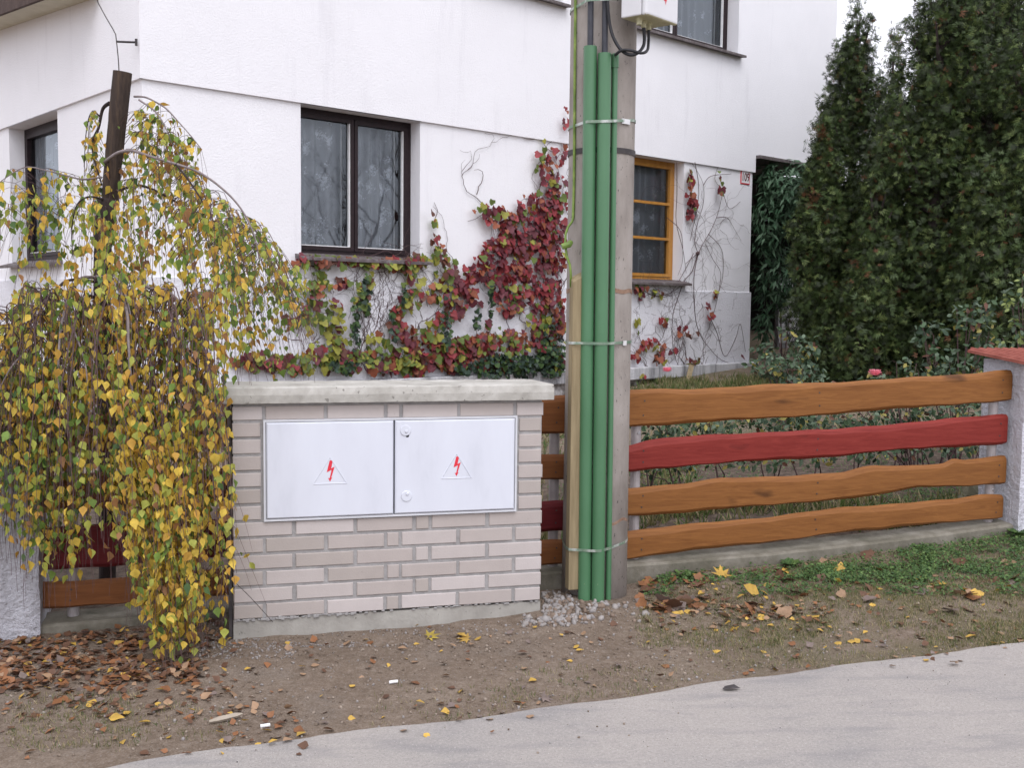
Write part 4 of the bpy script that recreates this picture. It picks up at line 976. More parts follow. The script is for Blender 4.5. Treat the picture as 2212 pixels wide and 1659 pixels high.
hero = [
 ([(290, 208, 5.75), (312, 209, 5.7), (333, 218, 5.68), (360, 235, 5.65), (385, 262, 5.62), (410, 290, 5.6), (434, 320, 5.6)], .006, 'g'),
 ([(300, 215, 5.72), (335, 240, 5.65), (355, 270, 5.6), (372, 310, 5.6), (395, 350, 5.58)], .005, 'g'),
 ([(237, 222, 5.8), (222, 235, 5.85), (213, 275, 5.86), (200, 305, 5.86), (203, 340, 5.84), (212, 372, 5.8), (220, 400, 5.8)], .011, 'd'),
 ([(215, 250, 5.85), (200, 241, 5.88), (190, 262, 5.9), (184, 310, 5.9), (182, 380, 5.9)], .005, 'd'),
 ([(226, 350, 5.75), (255, 330, 5.6), (285, 325, 5.5), (320, 336, 5.45), (380, 354, 5.42), (430, 372, 5.4), (480, 407, 5.4), (520, 450, 5.4), (548, 505, 5.4), (560, 560, 5.4)], .010, 'g'),
 ([(380, 354, 5.42), (415, 400, 5.35), (450, 460, 5.3), (475, 540, 5.28)], .006, 'd'),
 ([(240, 420, 5.75), (300, 400, 5.85), (370, 430, 5.95), (440, 480, 6.0), (500, 540, 6.05)], .009, 'd'),
 ([(218, 382, 5.7), (180, 387, 5.55), (140, 378, 5.5), (100, 368, 5.45), (50, 362, 5.4), (-10, 400, 5.4)], .006, 'g'),
 ([(222, 430, 5.7), (190, 425, 5.6), (165, 445, 5.5), (155, 500, 5.45), (158, 560, 5.45)], .006, 'd'),
 ([(210, 598, 5.55), (235, 603, 5.3), (262, 632, 5.15), (275, 680, 5.05), (278, 750, 5.0), (286, 850, 4.98), (300, 930, 4.97), (310, 1010, 4.96)], .011, 'G'),
 ([(230, 598, 5.4), (245, 594, 5.25), (268, 630, 5.1), (283, 690, 5.06), (282, 770, 5.05)], .007, 'g'),
 ([(215, 600, 5.7), (175, 602, 5.4), (150, 640, 5.2), (135, 690, 5.1), (130, 720, 5.05), (126, 800, 5.0), (130, 860, 5.0)], .011, 'G'),
 ([(130, 697, 5.1), (150, 700, 5.05), (168, 735, 5.0), (185, 790, 4.98), (190, 850, 4.98)], .007, 'g'),
 ([(128, 700, 5.1), (90, 730, 5.1), (50, 765, 5.05), (20, 800, 5.0), (-10, 860, 5.0)], .007, 'g'),
 ([(215, 610, 5.6), (150, 605, 5.4), (115, 632, 5.3), (70, 665, 5.25), (20, 712, 5.2), (-30, 790, 5.2)], .009, 'd'),
 ([(110, 640, 5.3), (60, 680, 5.2), (30, 720, 5.15), (0, 790, 5.1)], .006, 'g'),
 ([(230, 610, 5.6), (290, 600, 5.45), (325, 623, 5.35), (355, 625, 5.3), (395, 660, 5.22), (425, 710, 5.15), (441, 760, 5.1), (462, 830, 5.06), (480, 900, 5.04)], .010, 'g'),
 ([(325, 623, 5.35), (350, 650, 5.3), (368, 700, 5.25), (385, 760, 5.2), (392, 850, 5.15)], .007, 'd'),
 ([(240, 640, 5.6), (200, 660, 5.5), (175, 700, 5.4), (165, 760, 5.3)], .008, 'd'),
 ([(225, 650, 5.7), (190, 640, 5.6), (178, 665, 5.5), (200, 700, 5.4)], .012, 'd'),
 ([(300, 930, 4.97), (325, 980, 4.96), (350, 1010, 4.96), (360, 1100, 4.95), (395, 1230, 4.93), (420, 1330, 4.9)], .005, 'g'),
 ([(440, 1130, 5.0), (470, 1210, 4.95), (500, 1250, 4.93), (540, 1290, 4.9), (590, 1345, 4.9)], .002, 'd'),
]
hm = {'g': [], 'd': [], 'G': []}
mbr = MB(); starts = []
for path, r, kind in hero:
    P = bez([atY(p[0], p[1], p[2]-(.16*min(1, j/3) if p[2] < 5.5 and path[0][1] > 500 else 0)) for j, p in enumerate(path)], 6); n = len(P)
    mi = {'g': 1, 'd': 0, 'G': 1}[kind]
    mbr.tube(P, [max(.0015, r*(1-.7*i/n)) for i in range(n)], 6, mi)
    starts += [(P[i], path) for i in range(n//3, n)]
obj('branches', mbr, [M['bark'], M['bark_grey']], birch, smooth=True)
YT = [(-60, 700), (0, 660), (60, 600), (110, 560), (150, 480), (200, 410), (235, 395), (262, 400), (285, 330), (300, 250), (340, 262), (390, 310), (430, 372), (480, 410), (520, 452), (580, 490), (615, 550), (640, 620), (660, 700)]
YB = [(-60, 1200), (10, 1230), (60, 1215), (110, 1290), (170, 1310), (215, 1180), (250, 1130), (280, 1190), (300, 1310), (340, 1450), (385, 1478), (430, 1450), (470, 1350), (490, 1330), (505, 1200), (540, 830), (660, 800)]
yt = lambda x: float(np.interp(x, [p[0] for p in YT], [p[1] for p in YT])); yb = lambda x: float(np.interp(x, [p[0] for p in YB], [p[1] for p in YB]))
twig = MB(); lp = []; ln = []; lu = []; ls = []; lc = []
def strand(x0, y0, y1, Y0, drift, dens=.040, pal=None, thick=.0016):
    p = atY(x0, y0, Y0); z1 = atY(x0, y1, Y0).z
    if z1 > p.z-.06: return
    q = p.copy(); pts = [q.copy()]; v = Vector((drift[0], drift[1], 0)); k = 0; L = 0
    wx, wy = random.uniform(0, 6), random.uniform(0, 6); f1, f2 = random.uniform(4, 9), random.uniform(4, 9)
    while q.z > z1:
        st_ = .05; h = (p.z-q.z)
        d = Vector((v.x*math.exp(-h*1.6)+.10*math.sin(f1*h+wx)+.03*drift[0], v.y*math.exp(-h*1.6)+.10*math.sin(f2*h+wy), -1)).normalized()
        q = q + d*st_
        pts.append(q.copy()); L += st_
    if len(pts) < 3: return
    o_ = Vector((p.x-BT.x, p.y-BT.y, 0)); o_ = o_.normalized() if o_.length > .05 else Vector((0, -1, 0)); ar = random.uniform(.10, .22)
    pts = [p-o_*ar-Vector((0, 0, ar*.35)), p-o_*ar*.5+Vector((0, 0, ar*.04)), p-o_*ar*.15+Vector((0, 0, .012))] + pts
    twig.tube(pts, [thick*(1.1-.6*i/len(pts)) for i in range(len(pts))], 3, cap=False)
    n = int(L/dens); pal = pal if pal is not None else [.26, .27, .24, .14, .05, .04]
    for i in range(n):
        t = (i+random.random())*dens/.05; a = int(t)
        if a >= len(pts)-1: break
        c = pts[a].lerp(pts[a+1], t-a); ang = random.uniform(0, 2*math.pi)
        o = Vector((math.cos(ang), math.sin(ang), 0)); tilt = random.uniform(-.5, .5)
        nn = o + Vector((random.gauss(0, .35), random.gauss(0, .35)-.35, tilt)); up = Vector((random.gauss(0, .30), random.gauss(0, .30), -1))
        lp.append(c+o*random.uniform(.004, .022)); ln.append(nn); lu.append(up); ls.append(random.choice([.020, .028, .034, .040, .044, .047, .050, .054])); lc.append(int(rng.choice(6, p=pal)))
    return pts
def pal_at(x, y):
    g = np.array([.26, .27, .24, .14, .05, .04])
    if y > 1000 and x > 280: g = np.array([.12, .22, .42, .18, .04, .02])
    elif x < 260 and y > 900: g = np.array([.27, .30, .26, .10, .03, .04])
    elif x > 460 and y < 900: g = np.array([.36, .27, .20, .10, .02, .05])
    elif y < 650: g = np.array([.20, .25, .26, .20, .06, .03])
    elif y < 1000: g = np.array([.14, .26, .28, .20, .09, .03])
    return g/g.sum()
# front curtain, drooping outside the fence
for i in range(235):
    x = random.uniform(-55, 496); 
    if 95 < x < 300 and random.random() < .05: continue
    yt_ = max(yt(x), 590)
    y0 = yt_ + abs(random.gauss(0, 170)); Yd = random.uniform(4.83, 5.12) if x < 490 else random.uniform(4.85, 5.0)
    yb_ = yb(x) - abs(random.gauss(0, 120 if x > 280 else 110))
    if random.random() < .30: yb_ -= random.uniform(0, 250)
    if y0 > yb_ - 60: continue
    k = 5.0/Yd
    strand(x, y0, yb_, Yd, (random.uniform(-.22, .16) + (x-230)/3600, -.2), .044, pal_at(x, (y0+yb_)/2))
for i in range(34):
    x = random.uniform(70, 300); y0 = random.uniform(800, 1010); strand(x, y0, yb(x)-abs(random.gauss(0, 50)), random.uniform(4.85, 5.05), (random.uniform(-.2, .2), -.1), .050, pal_at(x, 1100))
# lower tuft that almost reaches the soil
for i in range(72):
    x = random.gauss(372, 42); x = min(480, max(290, x)); y0 = random.uniform(820, 1080); y1 = yb(x)-abs(random.gauss(0, 55))
    strand(x-random.uniform(30, 80), y0, y1, random.uniform(4.62, 4.86), (.22, -.05), .034, pal_at(x, 1200))
# crown behind the fence line
for i in range(225):
    x = random.uniform(-55, 650); y0 = yt(x) + abs(random.gauss(0, 110)); Yd = random.uniform(5.42, 6.35)
    if x < 215 and y0 < 600: continue
    y1 = y0 + random.uniform(120, 420); lim = 845 if x > 500 else 960
    if x > 520: lim = random.uniform(620, 830)
    y1 = min(y1, lim)
    if x > 300 and y0 < 430 and random.random() < .35: continue
    strand(x, y0, y1, Yd, (random.uniform(-.4, .4)+(x-230)/800, random.uniform(-.3, .3)), .050, pal_at(x, y0), .0016)
# strands straight in front of the upper crown
for i in range(44):
    x = random.uniform(200, 510); y0 = max(yt(x), 430) + abs(random.gauss(0, 60)); 
    strand(x, y0, y0+random.uniform(160, 380), random.uniform(5.1, 5.35), ((x-230)/900, -.2), .046, pal_at(x, y0))
# thin outer strands
for i in range(46):
    x = random.uniform(-20, 200); y0 = random.choice([362, 375, 385, 400, 440, 480])+random.uniform(0, 90); strand(x, y0, y0+random.uniform(60, 260), random.uniform(5.4, 5.7), (random.uniform(-.5, .1), 0), .062, [.42, .27, .17, .08, .03, .03], .0012)
for i in range(22):
    x = random.uniform(300, 425); y0 = yt(x)-10; strand(x, y0, y0+random.uniform(120, 300), random.uniform(5.5, 5.7), (.1, 0), .055, [.3, .28, .2, .15, .05, .02], .0012)
for i in range(16):
    x = random.uniform(610, 675); y0 = random.uniform(560, 660); strand(x, y0, y0+random.uniform(60, 170), random.uniform(5.5, 6.0), (.1, 0), .060, [.5, .28, .12, .07, .01, .02], .0012)
for (x0, y0, y1) in ((505, 1060, 1180), (508, 1140, 1290), (512, 1190, 1260)): strand(x0, y0, y1, 4.97, (.5, -.1), .06, [.3, .2, .4, .1, 0, 0], .0012)
for (P0_, path) in starts:       # twigs hanging from the long arching branches
    if random.random() < .38:
        v_ = P0_-CAM; px_ = CX+FPX*v_.dot(RX)/v_.dot(_f); py_ = CY-FPX*v_.dot(UX)/v_.dot(_f)
        if px_ < 490: strand(px_, py_, py_+random.uniform(40, 190 if py_ < 600 else 330), P0_.y, (random.uniform(-.15, .15), 0), .055, pal_at(px_, py_), .0014)
for i in range(230):          # leafless twigs hanging between the leafy ones
    x = random.uniform(-50, 455); y0 = max(yt(x), 620)+abs(random.gauss(0, 90)); y1 = min(yb(x)-60, y0+random.uniform(150, 520))
    strand(x, y0, y1, random.uniform(4.82, 5.15), (random.uniform(-.3, .3)+(x-230)/1500, -.2), .35, [.2, .3, .3, .2, 0, 0], random.uniform(.0018, .0032))
for i in range(60):
    x = random.uniform(250, 600); y0 = yt(x)+random.uniform(0, 60); strand(x, y0, y0+random.uniform(120, 330), random.uniform(5.3, 6.0), ((x-230)/700, 0), .2, [.3, .3, .2, .2, 0, 0], .0018)
obj('twigs', twig, M['twig'], birch)
print('birch leaves', len(lp))
ls3 = np.array(ls)[:, None]*np.stack([rng.uniform(.62, 1.08, len(ls)), rng.uniform(.85, 1.1, len(ls)), rng.uniform(-2.5, 4.5, len(ls))], 1)
leaves('leaves', lp, ln, lu, ls3, GRE, lc, BIRCH_V, BIRCH_F, birch)
# ---------------------------------------------------------------- virginia creeper and ivy on the house wall
VM = [leafmat('creeper_red', (.27, .045, .052), .25), leafmat('creeper_burgundy', (.135, .034, .045), .2), leafmat('creeper_orange', (.27, .085, .045), .25), leafmat('creeper_green', (.115, .16, .035), .25), leafmat('creeper_yellow_green', (.28, .27, .05), .25), leafmat('creeper_brown', (.12, .05, .035), .2)]
RED = [.36, .36, .14, .06, .05, .03]; MIX = [.10, .16, .12, .28, .22, .12]; GRN = [.04, .06, .06, .46, .34, .04]; ORG = [.25, .15, .35, .05, .12, .08]; DRY = [.05, .1, .2, .2, .25, .2]
blobs = [ # px, py, rx, ry, n, palette
 (1180, 325, 16, 22, 12, RED), (1190, 365, 26, 30, 34, RED), (1200, 405, 22, 30, 34, RED), (1182, 405, 16, 30, 10, GRN), (1165, 440, 40, 26, 60, RED), (1195, 470, 30, 50, 80, RED), (1150, 490, 45, 32, 80, RED),
 (1055, 447, 30, 15, 26, MIX), (1085, 475, 26, 20, 40, RED), (1120, 470, 20, 20, 30, RED), (1100, 510, 22, 28, 40, RED), (1075, 535, 30, 24, 50, RED), (1130, 540, 50, 36, 110, RED), (1190, 545, 32, 50, 110, RED),
 (1050, 580, 40, 28, 70, RED), (1110, 600, 55, 34, 120, RED), (1010, 600, 26, 24, 34, RED), (995, 635, 28, 26, 36, [.2, .5, .1, .1, .05, .05]), (980, 665, 22, 20, 24, [.3, .4, .1, .1, .05, .05]), (1150, 640, 50, 30, 80, RED), (1095, 650, 30, 24, 40, RED), (1195, 620, 22, 60, 60, RED), (1180, 690, 36, 36, 50, MIX), (1205, 740, 16, 50, 30, DRY),
 (938, 475, 5, 26, 7, MIX), (943, 520, 8, 22, 12, DRY), (955, 550, 12, 22, 16, DRY), (972, 580, 14, 22, 20, MIX), (950, 600, 14, 16, 10, GRN),
 (1025, 640, 16, 14, 12, RED), (1215, 330, 8, 20, 6, RED), (1222, 250, 6, 22, 8, RED),
 (670, 560, 30, 9, 26, MIX), (730, 562, 40, 9, 24, MIX), (800, 566, 50, 8, 30, MIX), (870, 565, 40, 10, 34, MIX), (905, 558, 24, 10, 18, GRN), (690, 590, 14, 16, 8, MIX),
 (690, 615, 34, 14, 26, MIX), (745, 605, 18, 16, 8, MIX), (700, 650, 30, 16, 20, MIX), (660, 680, 40, 18, 30, DRY), (720, 690, 26, 30, 30, GRN), (780, 640, 16, 30, 16, GRN), (800, 605, 10, 20, 6, GRN), (735, 735, 20, 30, 28, GRN),
 (890, 600, 18, 26, 20, GRN), (905, 640, 30, 18, 24, MIX), (870, 655, 14, 16, 12, GRN), (855, 690, 16, 28, 26, ORG), (875, 720, 22, 22, 34, ORG), (935, 700, 20, 20, 12, GRN), (950, 640, 24, 34, 20, DRY), (960, 690, 20, 16, 14, RED),
 (560, 778, 50, 16, 70, [.1, .2, .25, .1, .15, .2]), (630, 785, 50, 18, 60, MIX), (700, 770, 40, 26, 50, GRN), (770, 775, 40, 24, 60, MIX), (830, 785, 30, 20, 50, MIX), (890, 790, 40, 20, 70, MIX), (930, 745, 40, 26, 70, [.15, .2, .25, .15, .1, .15]), (990, 770, 40, 26, 90, [.15, .25, .2, .15, .1, .15]), (1040, 745, 34, 22, 50, ORG), (1060, 780, 40, 18, 40, ORG), (1110, 740, 30, 24, 40, MIX), (1000, 735, 30, 14, 30, MIX), (1060, 700, 12, 12, 6, [.1, .7, .1, .1, 0, 0]), (1200, 790, 16, 20, 20, DRY),
 (1140, 735, 44, 22, 44, MIX), (1185, 715, 28, 30, 36, [.2, .35, .2, .1, .05, .1]), (1000, 750, 60, 18, 50, [.2, .3, .2, .1, .05, .15]), (1075, 720, 30, 14, 20, MIX), (880, 770, 40, 18, 40, MIX), (820, 740, 24, 24, 16, GRN), (940, 780, 60, 16, 60, [.1, .35, .15, .1, .05, .25]),
]
cre = thing('virginia_creeper', HP.pt(HP.uv(1000, 800)[0], .6, .05), 'red and green creeper climbing the white wall between window and pole', 'climbing plant')
def wall_leaves(parent, blobs, plane, smin, smax, name='leaves'):
    pos, nr, up, sz, ci = [], [], [], [], []
    for px, py, rx_, ry_, n, pal in blobs:
        pal = np.array(pal)/sum(pal)
        for i in range(int(n*.88)):
            a = random.uniform(0, 2*math.pi); r = random.random()**.6*1.18
            x = px+rx_*r*math.cos(a); y = py+ry_*r*math.sin(a); off = random.uniform(.03, .13)
            u, z = plane.uv(x, y, off); pos.append(plane.pt(u, z, off))
            nn = plane.n + Vector((random.gauss(0, .35), random.gauss(0, .35), random.gauss(.25, .35))); nr.append(nn)
            up.append(Vector((random.gauss(0, .45), random.gauss(0, .45), -1))); sz.append(random.uniform(smin, smax)); ci.append(int(rng.choice(6, p=pal)))
    return leaves(name, pos, nr, up, sz, VM, ci, VINE_V, VINE_F, parent)
wall_leaves(cre, blobs, HP, .040, .105)
def wander(mb, plane, px, py, tx_, ty_, r=.004, off=.02, step=9, jit=.55, branch=.12, depth=0):
    x, y = px, py; pts = []; ang = math.atan2(ty_-py, tx_-px)
    for k in range(200):
        u, z = plane.uv(x, y, off); pts.append(plane.pt(u, z, off+random.uniform(-.008, .01)))
        d = math.hypot(tx_-x, ty_-y)
        if d < step: break
        want = math.atan2(ty_-y, tx_-x); ang = ang*.6 + want*.4 if abs(ang-want) < 3 else want
        a = ang + random.gauss(0, jit*.6); x += step*math.cos(a); y += step*math.sin(a); ang = a
        if random.random() < branch and depth < 2:
            b = a + random.choice([-1, 1])*random.uniform(.4, 1.0); L = random.uniform(25, 80)
            wander(mb, plane, x, y, x+L*math.cos(b), y+L*math.sin(b), r*.6, off, step, jit, branch*.6, depth+1)
    if len(pts) > 2: mb.tube(pts, [max(.0012, r*(1-.6*i/len(pts))) for i in range(len(pts))], 4, cap=False)
sm = MB()
for a in [(1195, 800, 1190, 330), (1200, 800, 1150, 430), (1190, 800, 1060, 450), (1000, 810, 1040, 590), (980, 810, 940, 440), (960, 800, 900, 560), (860, 800, 880, 560), (770, 800, 800, 570), (790, 800, 740, 575), (700, 800, 690, 600), (730, 800, 720, 620), (640, 800, 660, 660), (930, 810, 990, 640), (1100, 810, 1120, 620), (1150, 810, 1140, 560), (785, 770, 830, 590), (800, 790, 790, 600), (900, 790, 930, 590), (1215, 700, 1222, 230), (1212, 640, 1205, 300), (650, 575, 920, 570), (660, 570, 915, 575), (690, 740, 560, 780), (720, 680, 640, 665), (780, 610, 800, 700), (880, 570, 800, 600), (1205, 330, 1130, 300), (940, 470, 936, 430), (1030, 420, 1024, 370), (1045, 450, 1022, 365), (1080, 460, 1010, 470)]:
    wander(sm, HP, *a, r=.005)
for i in range(26): x = random.uniform(760, 840); wander(sm, HP, x, random.uniform(700, 800), x+random.uniform(-30, 40), random.uniform(575, 640), r=.003)
obj('stems', sm, M['twig'], cre)
# bare creeper right of the pole
cr2 = thing('virginia_creeper', HP.pt(HP.uv(1480, 790)[0], .6, .05), 'nearly leafless creeper with a few red leaves around the ochre window', 'climbing plant')
sm = MB()
paths = [[(1508, 547), (1520, 525), (1535, 500), (1548, 470), (1555, 440), (1560, 410), (1545, 385), (1560, 340)], [(1508, 547), (1500, 520), (1508, 480), (1518, 440), (1520, 400), (1507, 370), (1492, 348)], [(1548, 470), (1570, 470), (1585, 490), (1600, 520)],
 [(1508, 547), (1496, 585), (1480, 605), (1466, 640), (1452, 690), (1455, 760), (1470, 800)], [(1508, 547), (1498, 600), (1502, 680), (1512, 720), (1530, 750), (1560, 778), (1600, 790)], [(1525, 527), (1540, 560), (1556, 590), (1550, 640), (1537, 690), (1522, 730)], [(1530, 505), (1560, 540), (1562, 600), (1545, 650)],
 [(1462, 350), (1462, 420), (1460, 480), (1475, 540), (1482, 590)], [(1440, 470), (1470, 500), (1475, 560), (1465, 595)], [(1500, 350), (1510, 420), (1490, 520)], [(1520, 400), (1535, 380), (1580, 375)], [(1560, 410), (1575, 450), (1600, 435)], [(1380, 620), (1420, 640), (1462, 625), (1480, 600)], [(1535, 690), (1550, 720), (1565, 770), (1590, 730), (1600, 700), (1610, 760)], [(1508, 547), (1480, 570)], [(1498, 547), (1470, 600), (1440, 640), (1400, 635)]]
for p in paths:
    P = bez([HP.pt(*HP.uv(x, y, .03), .03+random.uniform(-.01, .01)) for x, y in p], 5); sm.tube(P, [max(.002, .006*(1-.6*i/len(P))) for i in range(len(P))], 4)
for i in range(26):
    x = random.uniform(1375, 1570); wander(sm, HP, x, random.uniform(770, 815), x+random.uniform(-40, 40), random.uniform(625, 700), r=.0035, jit=.7)
for i in range(12): wander(sm, HP, random.uniform(1490, 1560), random.uniform(460, 540), random.uniform(1470, 1610), random.uniform(360, 620), r=.0025, jit=.7)
for i in range(8): wander(sm, HP, random.uniform(1370, 1450), 640, random.uniform(1370, 1470), random.uniform(610, 625), r=.003)
u, z = HP.uv(1508, 547, .04); k = HP.pt(u, z, .04); sm.tube([k-HP.d*.03, k, k+HP.d*.025+Vector((0, 0, .02))], [.02, .03, .012], 7)
obj('stems', sm, M['twig'], cr2)
wall_leaves(cr2, [(1490, 375, 4, 10, 6, DRY), (1492, 410, 6, 30, 26, RED), (1495, 440, 9, 22, 22, RED), (1490, 462, 4, 10, 6, RED), (1553, 378, 5, 8, 4, DRY), (1555, 400, 6, 14, 9, RED), (1436, 690, 8, 10, 8, ORG), (1478, 712, 12, 14, 12, ORG), (1403, 732, 12, 8, 8, RED), (1456, 758, 10, 8, 7, RED), (1426, 755, 12, 16, 16, ORG), (1426, 778, 10, 10, 8, DRY), (1499, 778, 16, 10, 14, DRY), (1543, 637, 7, 8, 5, DRY), (1529, 658, 4, 8, 5, RED), (1537, 682, 7, 6, 6, RED), (1416, 632, 14, 8, 9, DRY), (1385, 620, 12, 8, 10, DRY), (1375, 765, 8, 14, 10, ORG), (1389, 805, 14, 12, 10, MIX), (1376, 700, 6, 14, 6, DRY), (1392, 740, 10, 12, 8, ORG), (1380, 640, 8, 8, 4, MIX), (1505, 718, 4, 6, 2, RED), (1600, 765, 4, 6, 2, RED)], HP, .05, .10)
# ivy
IM = [leafmat('ivy_dark', (.022, .042, .026), .1), leafmat('ivy_blue', (.040, .070, .050), .1), leafmat('ivy_green', (.045, .085, .025), .1)]
def scatter_plant(name, label, cat, spots, plane, offr, tv, tf, mats, s0, s1, nspread=.6, group=None, up=(0, 0, 1), stems=True):
    c = spots[0]; u, z = plane.uv(c[0], c[1], offr[0])
    t = thing(name, plane.pt(u, z-.3, offr[0]), label, cat, group); pos, nr, ups, sz, ci = [], [], [], [], []
    for px, py, rx_, ry_, n in spots:
        for i in range(n):
            a = random.uniform(0, 2*math.pi); r = random.random()**.55; off = random.uniform(*offr)
            u, z = plane.uv(px+rx_*r*math.cos(a), py+ry_*r*math.sin(a), off); pos.append(plane.pt(u, z, off))
            nr.append(plane.n+Vector((random.gauss(0, nspread), random.gauss(0, nspread), random.gauss(.4, nspread)))); ups.append(Vector((random.gauss(0, .6), random.gauss(0, .6), random.gauss(up[2]*.6, .5)))); sz.append(random.uniform(s0, s1)); ci.append(random.randrange(len(mats)))
    leaves('leaves', pos, nr, ups, sz, mats, ci, tv, tf, t); return t
t = scatter_plant('ivy', 'dark green ivy mound at the foot of the wall above the cap', 'ivy', [(1100, 795, 80, 26, 420), (1190, 785, 36, 34, 260), (1195, 740, 26, 40, 110), (1010, 800, 30, 14, 60), (770, 700, 10, 60, 60), (790, 640, 10, 50, 40), (745, 795, 30, 16, 60), (1060, 660, 5, 40, 26), (1030, 690, 6, 30, 22), (875, 640, 5, 40, 16), (850, 700, 12, 40, 30), (965, 700, 10, 60, 40)], HP, (.03, .22), VINE_V, VINE_F, IM, .035, .065)
for a in [(1060, 780, 1062, 610), (1040, 780, 1030, 660), (780, 790, 772, 620), (850, 790, 870, 600), (1190, 800, 1185, 700), (970, 790, 960, 650)]: sm = MB(); wander(sm, HP, *a, r=.004, branch=0); obj('stem', sm, M['twig'], t)
# ---------------------------------------------------------------- conifers (arborvitae)
TM = [leafmat('conifer_dark', (.020, .030, .010), .1), leafmat('conifer_green', (.054, .086, .026), .15), leafmat('conifer_light', (.125, .165, .052), .2), leafmat('conifer_rust', (.12, .052, .022), .15)]
SPR_V, SPR_F = [], []
for i_, a_ in enumerate((-62, -40, -20, 0, 18, 38, 60)):
    a_ = D(a_); L_ = (1.0 - .25*abs(a_))*(.8+.2*((i_*7) % 3)); w_ = .065; b_ = len(SPR_V); dx, dy = math.sin(a_), math.cos(a_); bx, by = dx*.12, dy*.12
    SPR_V += [(bx, by, 0), (dx*L_*.5-dy*w_, dy*L_*.5+dx*w_, .06*(-1)**i_), (dx*L_, dy*L_, -.08), (dx*L_*.5+dy*w_, dy*L_*.5-dx*w_, .06*(-1)**i_)]
    SPR_F.append((b_, b_+3, b_+2, b_+1))
def conifer(base, H, profile, n, label, ssz=(.045, .10), lobes=26, seed=1, trunks=1, lean=(0, 0)):
    """profile: list of (height fraction, radius). Foliage sits on lobes (upright plumes) spread over the crown"""
    r_ = np.random.default_rng(seed)
    base = Vector(base); t = thing('conifer_tree', base, label, 'tree', 'dark conifers beside the house')
    rad = lambda h: float(np.interp(h, [p[0] for p in profile], [p[1] for p in profile]))
    mb = MB(); top = base+Vector((lean[0], lean[1], H*.93))
    mb.tube([base-Vector((0, 0, .3)), base.lerp(top, .3), base.lerp(top, .6), top], [.10, .08, .05, .012], 8); limbs = mb; P, Nn, U, S, C = [], [], [], [], []
    # lobes
    LB = []
    for i in range(lobes):
        h = r_.uniform(.02, .96)**1.05; a = r_.uniform(0, 2*math.pi); R = rad(h)
        rr = R*r_.uniform(.55, .80); lr = max(.12, R*r_.uniform(.28, .5)); lh = lr*r_.uniform(1.3, 2.3)
        c = np.array(base.lerp(top, h/.93)) + np.array([rr*math.cos(a), rr*math.sin(a), 0])
        LB.append((c, lr, lh, r_.uniform(-.5, .5)))
        pb_ = base.lerp(top, max(0, h/.93-.08)); limbs.tube([pb_, pb_.lerp(Vector(c), .5)+Vector((0, 0, -.05)), Vector(c)+Vector((0, 0, lh*.4))], [.03, .02, .006], 5, cap=False)
    for h in np.linspace(.04, .97, 16):
        R = rad(h)*.55+.05; LB.append((np.array(base.lerp(top, h/.93)), R, R*1.6+.12, 0))
    wts = np.array([l[1]*(l[1]+l[2]) for l in LB]); cnt = (wts/wts.sum()*n).astype(int)
    for (c, lr, lh, tone), k in zip(LB, cnt):
        if k < 4: continue
        v = r_.normal(size=(k, 3)); v /= np.linalg.norm(v, axis=1, keepdims=True); q = r_.uniform(.70, 1.06, size=(k, 1)); q[r_.random(k) < .2] *= .75
        # plume: pointed top
        zz = v[:, 2]; sh = np.where(zz > 0, 1-.45*zz, 1+.1*zz)[:, None]
        lump = 1+.16*np.sin(c[0]*9+v[:, :1]*7+v[:, 2:3]*5)*np.cos(v[:, 1:2]*8+c[1]*5)
        off = v*q*lump*np.array([lr, lr, lh]); off[:, :2] *= sh
        P.append(c+off); out = v*np.array([1, 1, .35]); Nn.append(out*.8 + np.array([0, 0, .3]) + r_.normal(size=(k, 3))*.7)
        U.append(out*.8 + np.array([0, 0, .45]) + r_.normal(size=(k, 3))*.6); S.append(r_.uniform(ssz[0], ssz[1], size=k))
        p = np.array([.40-.2*tone*.5, .42, .16+.2*tone*.5, .02]); p /= p.sum(); C.append(r_.choice(4, size=k, p=p))
    P = np.concatenate(P); keep = P[:, 2] > base.z+.02
    # a few gaps
    g = np.sin(P[:, 0]*3.1+seed)*np.sin(P[:, 1]*2.7)*np.sin(P[:, 2]*3.3+seed*2); keep &= ~((g > .55) & (r_.random(len(P)) < .75))
    P = P[keep]; Nn = np.concatenate(Nn)[keep]; U = np.concatenate(U)[keep]; S = np.concatenate(S)[keep]; C = np.concatenate(C)[keep]
    # rusty clusters
    cl = r_.uniform(0, 1, (int(H*5), 3))*np.array([2*rad(.2), 2*rad(.2), H]) + np.array(base) - np.array([rad(.2), rad(.2), 0])
    for q in cl:
        d = np.linalg.norm(P-q, axis=1); C[(d < .10) & (r_.random(len(C)) < .45)] = 3
    V, F, own = scatter(SPR_V, SPR_F, P, basis(Nn, U), S); obj_np('foliage', V, F, C[own], TM, t)
    obj('trunk', limbs, M['bark'], t); return t
def gp(px, Y):
    r = atY(px, 800, Y); return Vector((r.x, r.y, gz(r.x, r.y)))
def hz(base, py):   # height needed so the tip reaches row py
    return atY(1800, py, base.y).z - base.z
b = gp(1826, 14.3); conifer(b, hz(b, 0), [(0, .5), (.10, .85), (.3, .80), (.5, .68), (.72, .55), (.88, .33), (.96, .15), (1, .04)], 30000, 'slim pointed conifer nearest to the white house wall', lobes=34, seed=3)
b = gp(1905, 14.8); conifer(b, hz(b, 78), [(0, .3), (.3, .45), (.6, .35), (.85, .30), (.93, .22), (1, .05)], 8500, 'shorter conifer with a thin see-through round top', lobes=14, seed=5)
b = gp(1762, 13.0); conifer(b, hz(b, 270), [(0, .10), (.2, .20), (.38, .40), (.55, .40), (.8, .2), (1, .04)], 12000, 'low bushy conifer at the left, in front of the passage', lobes=18, seed=9)
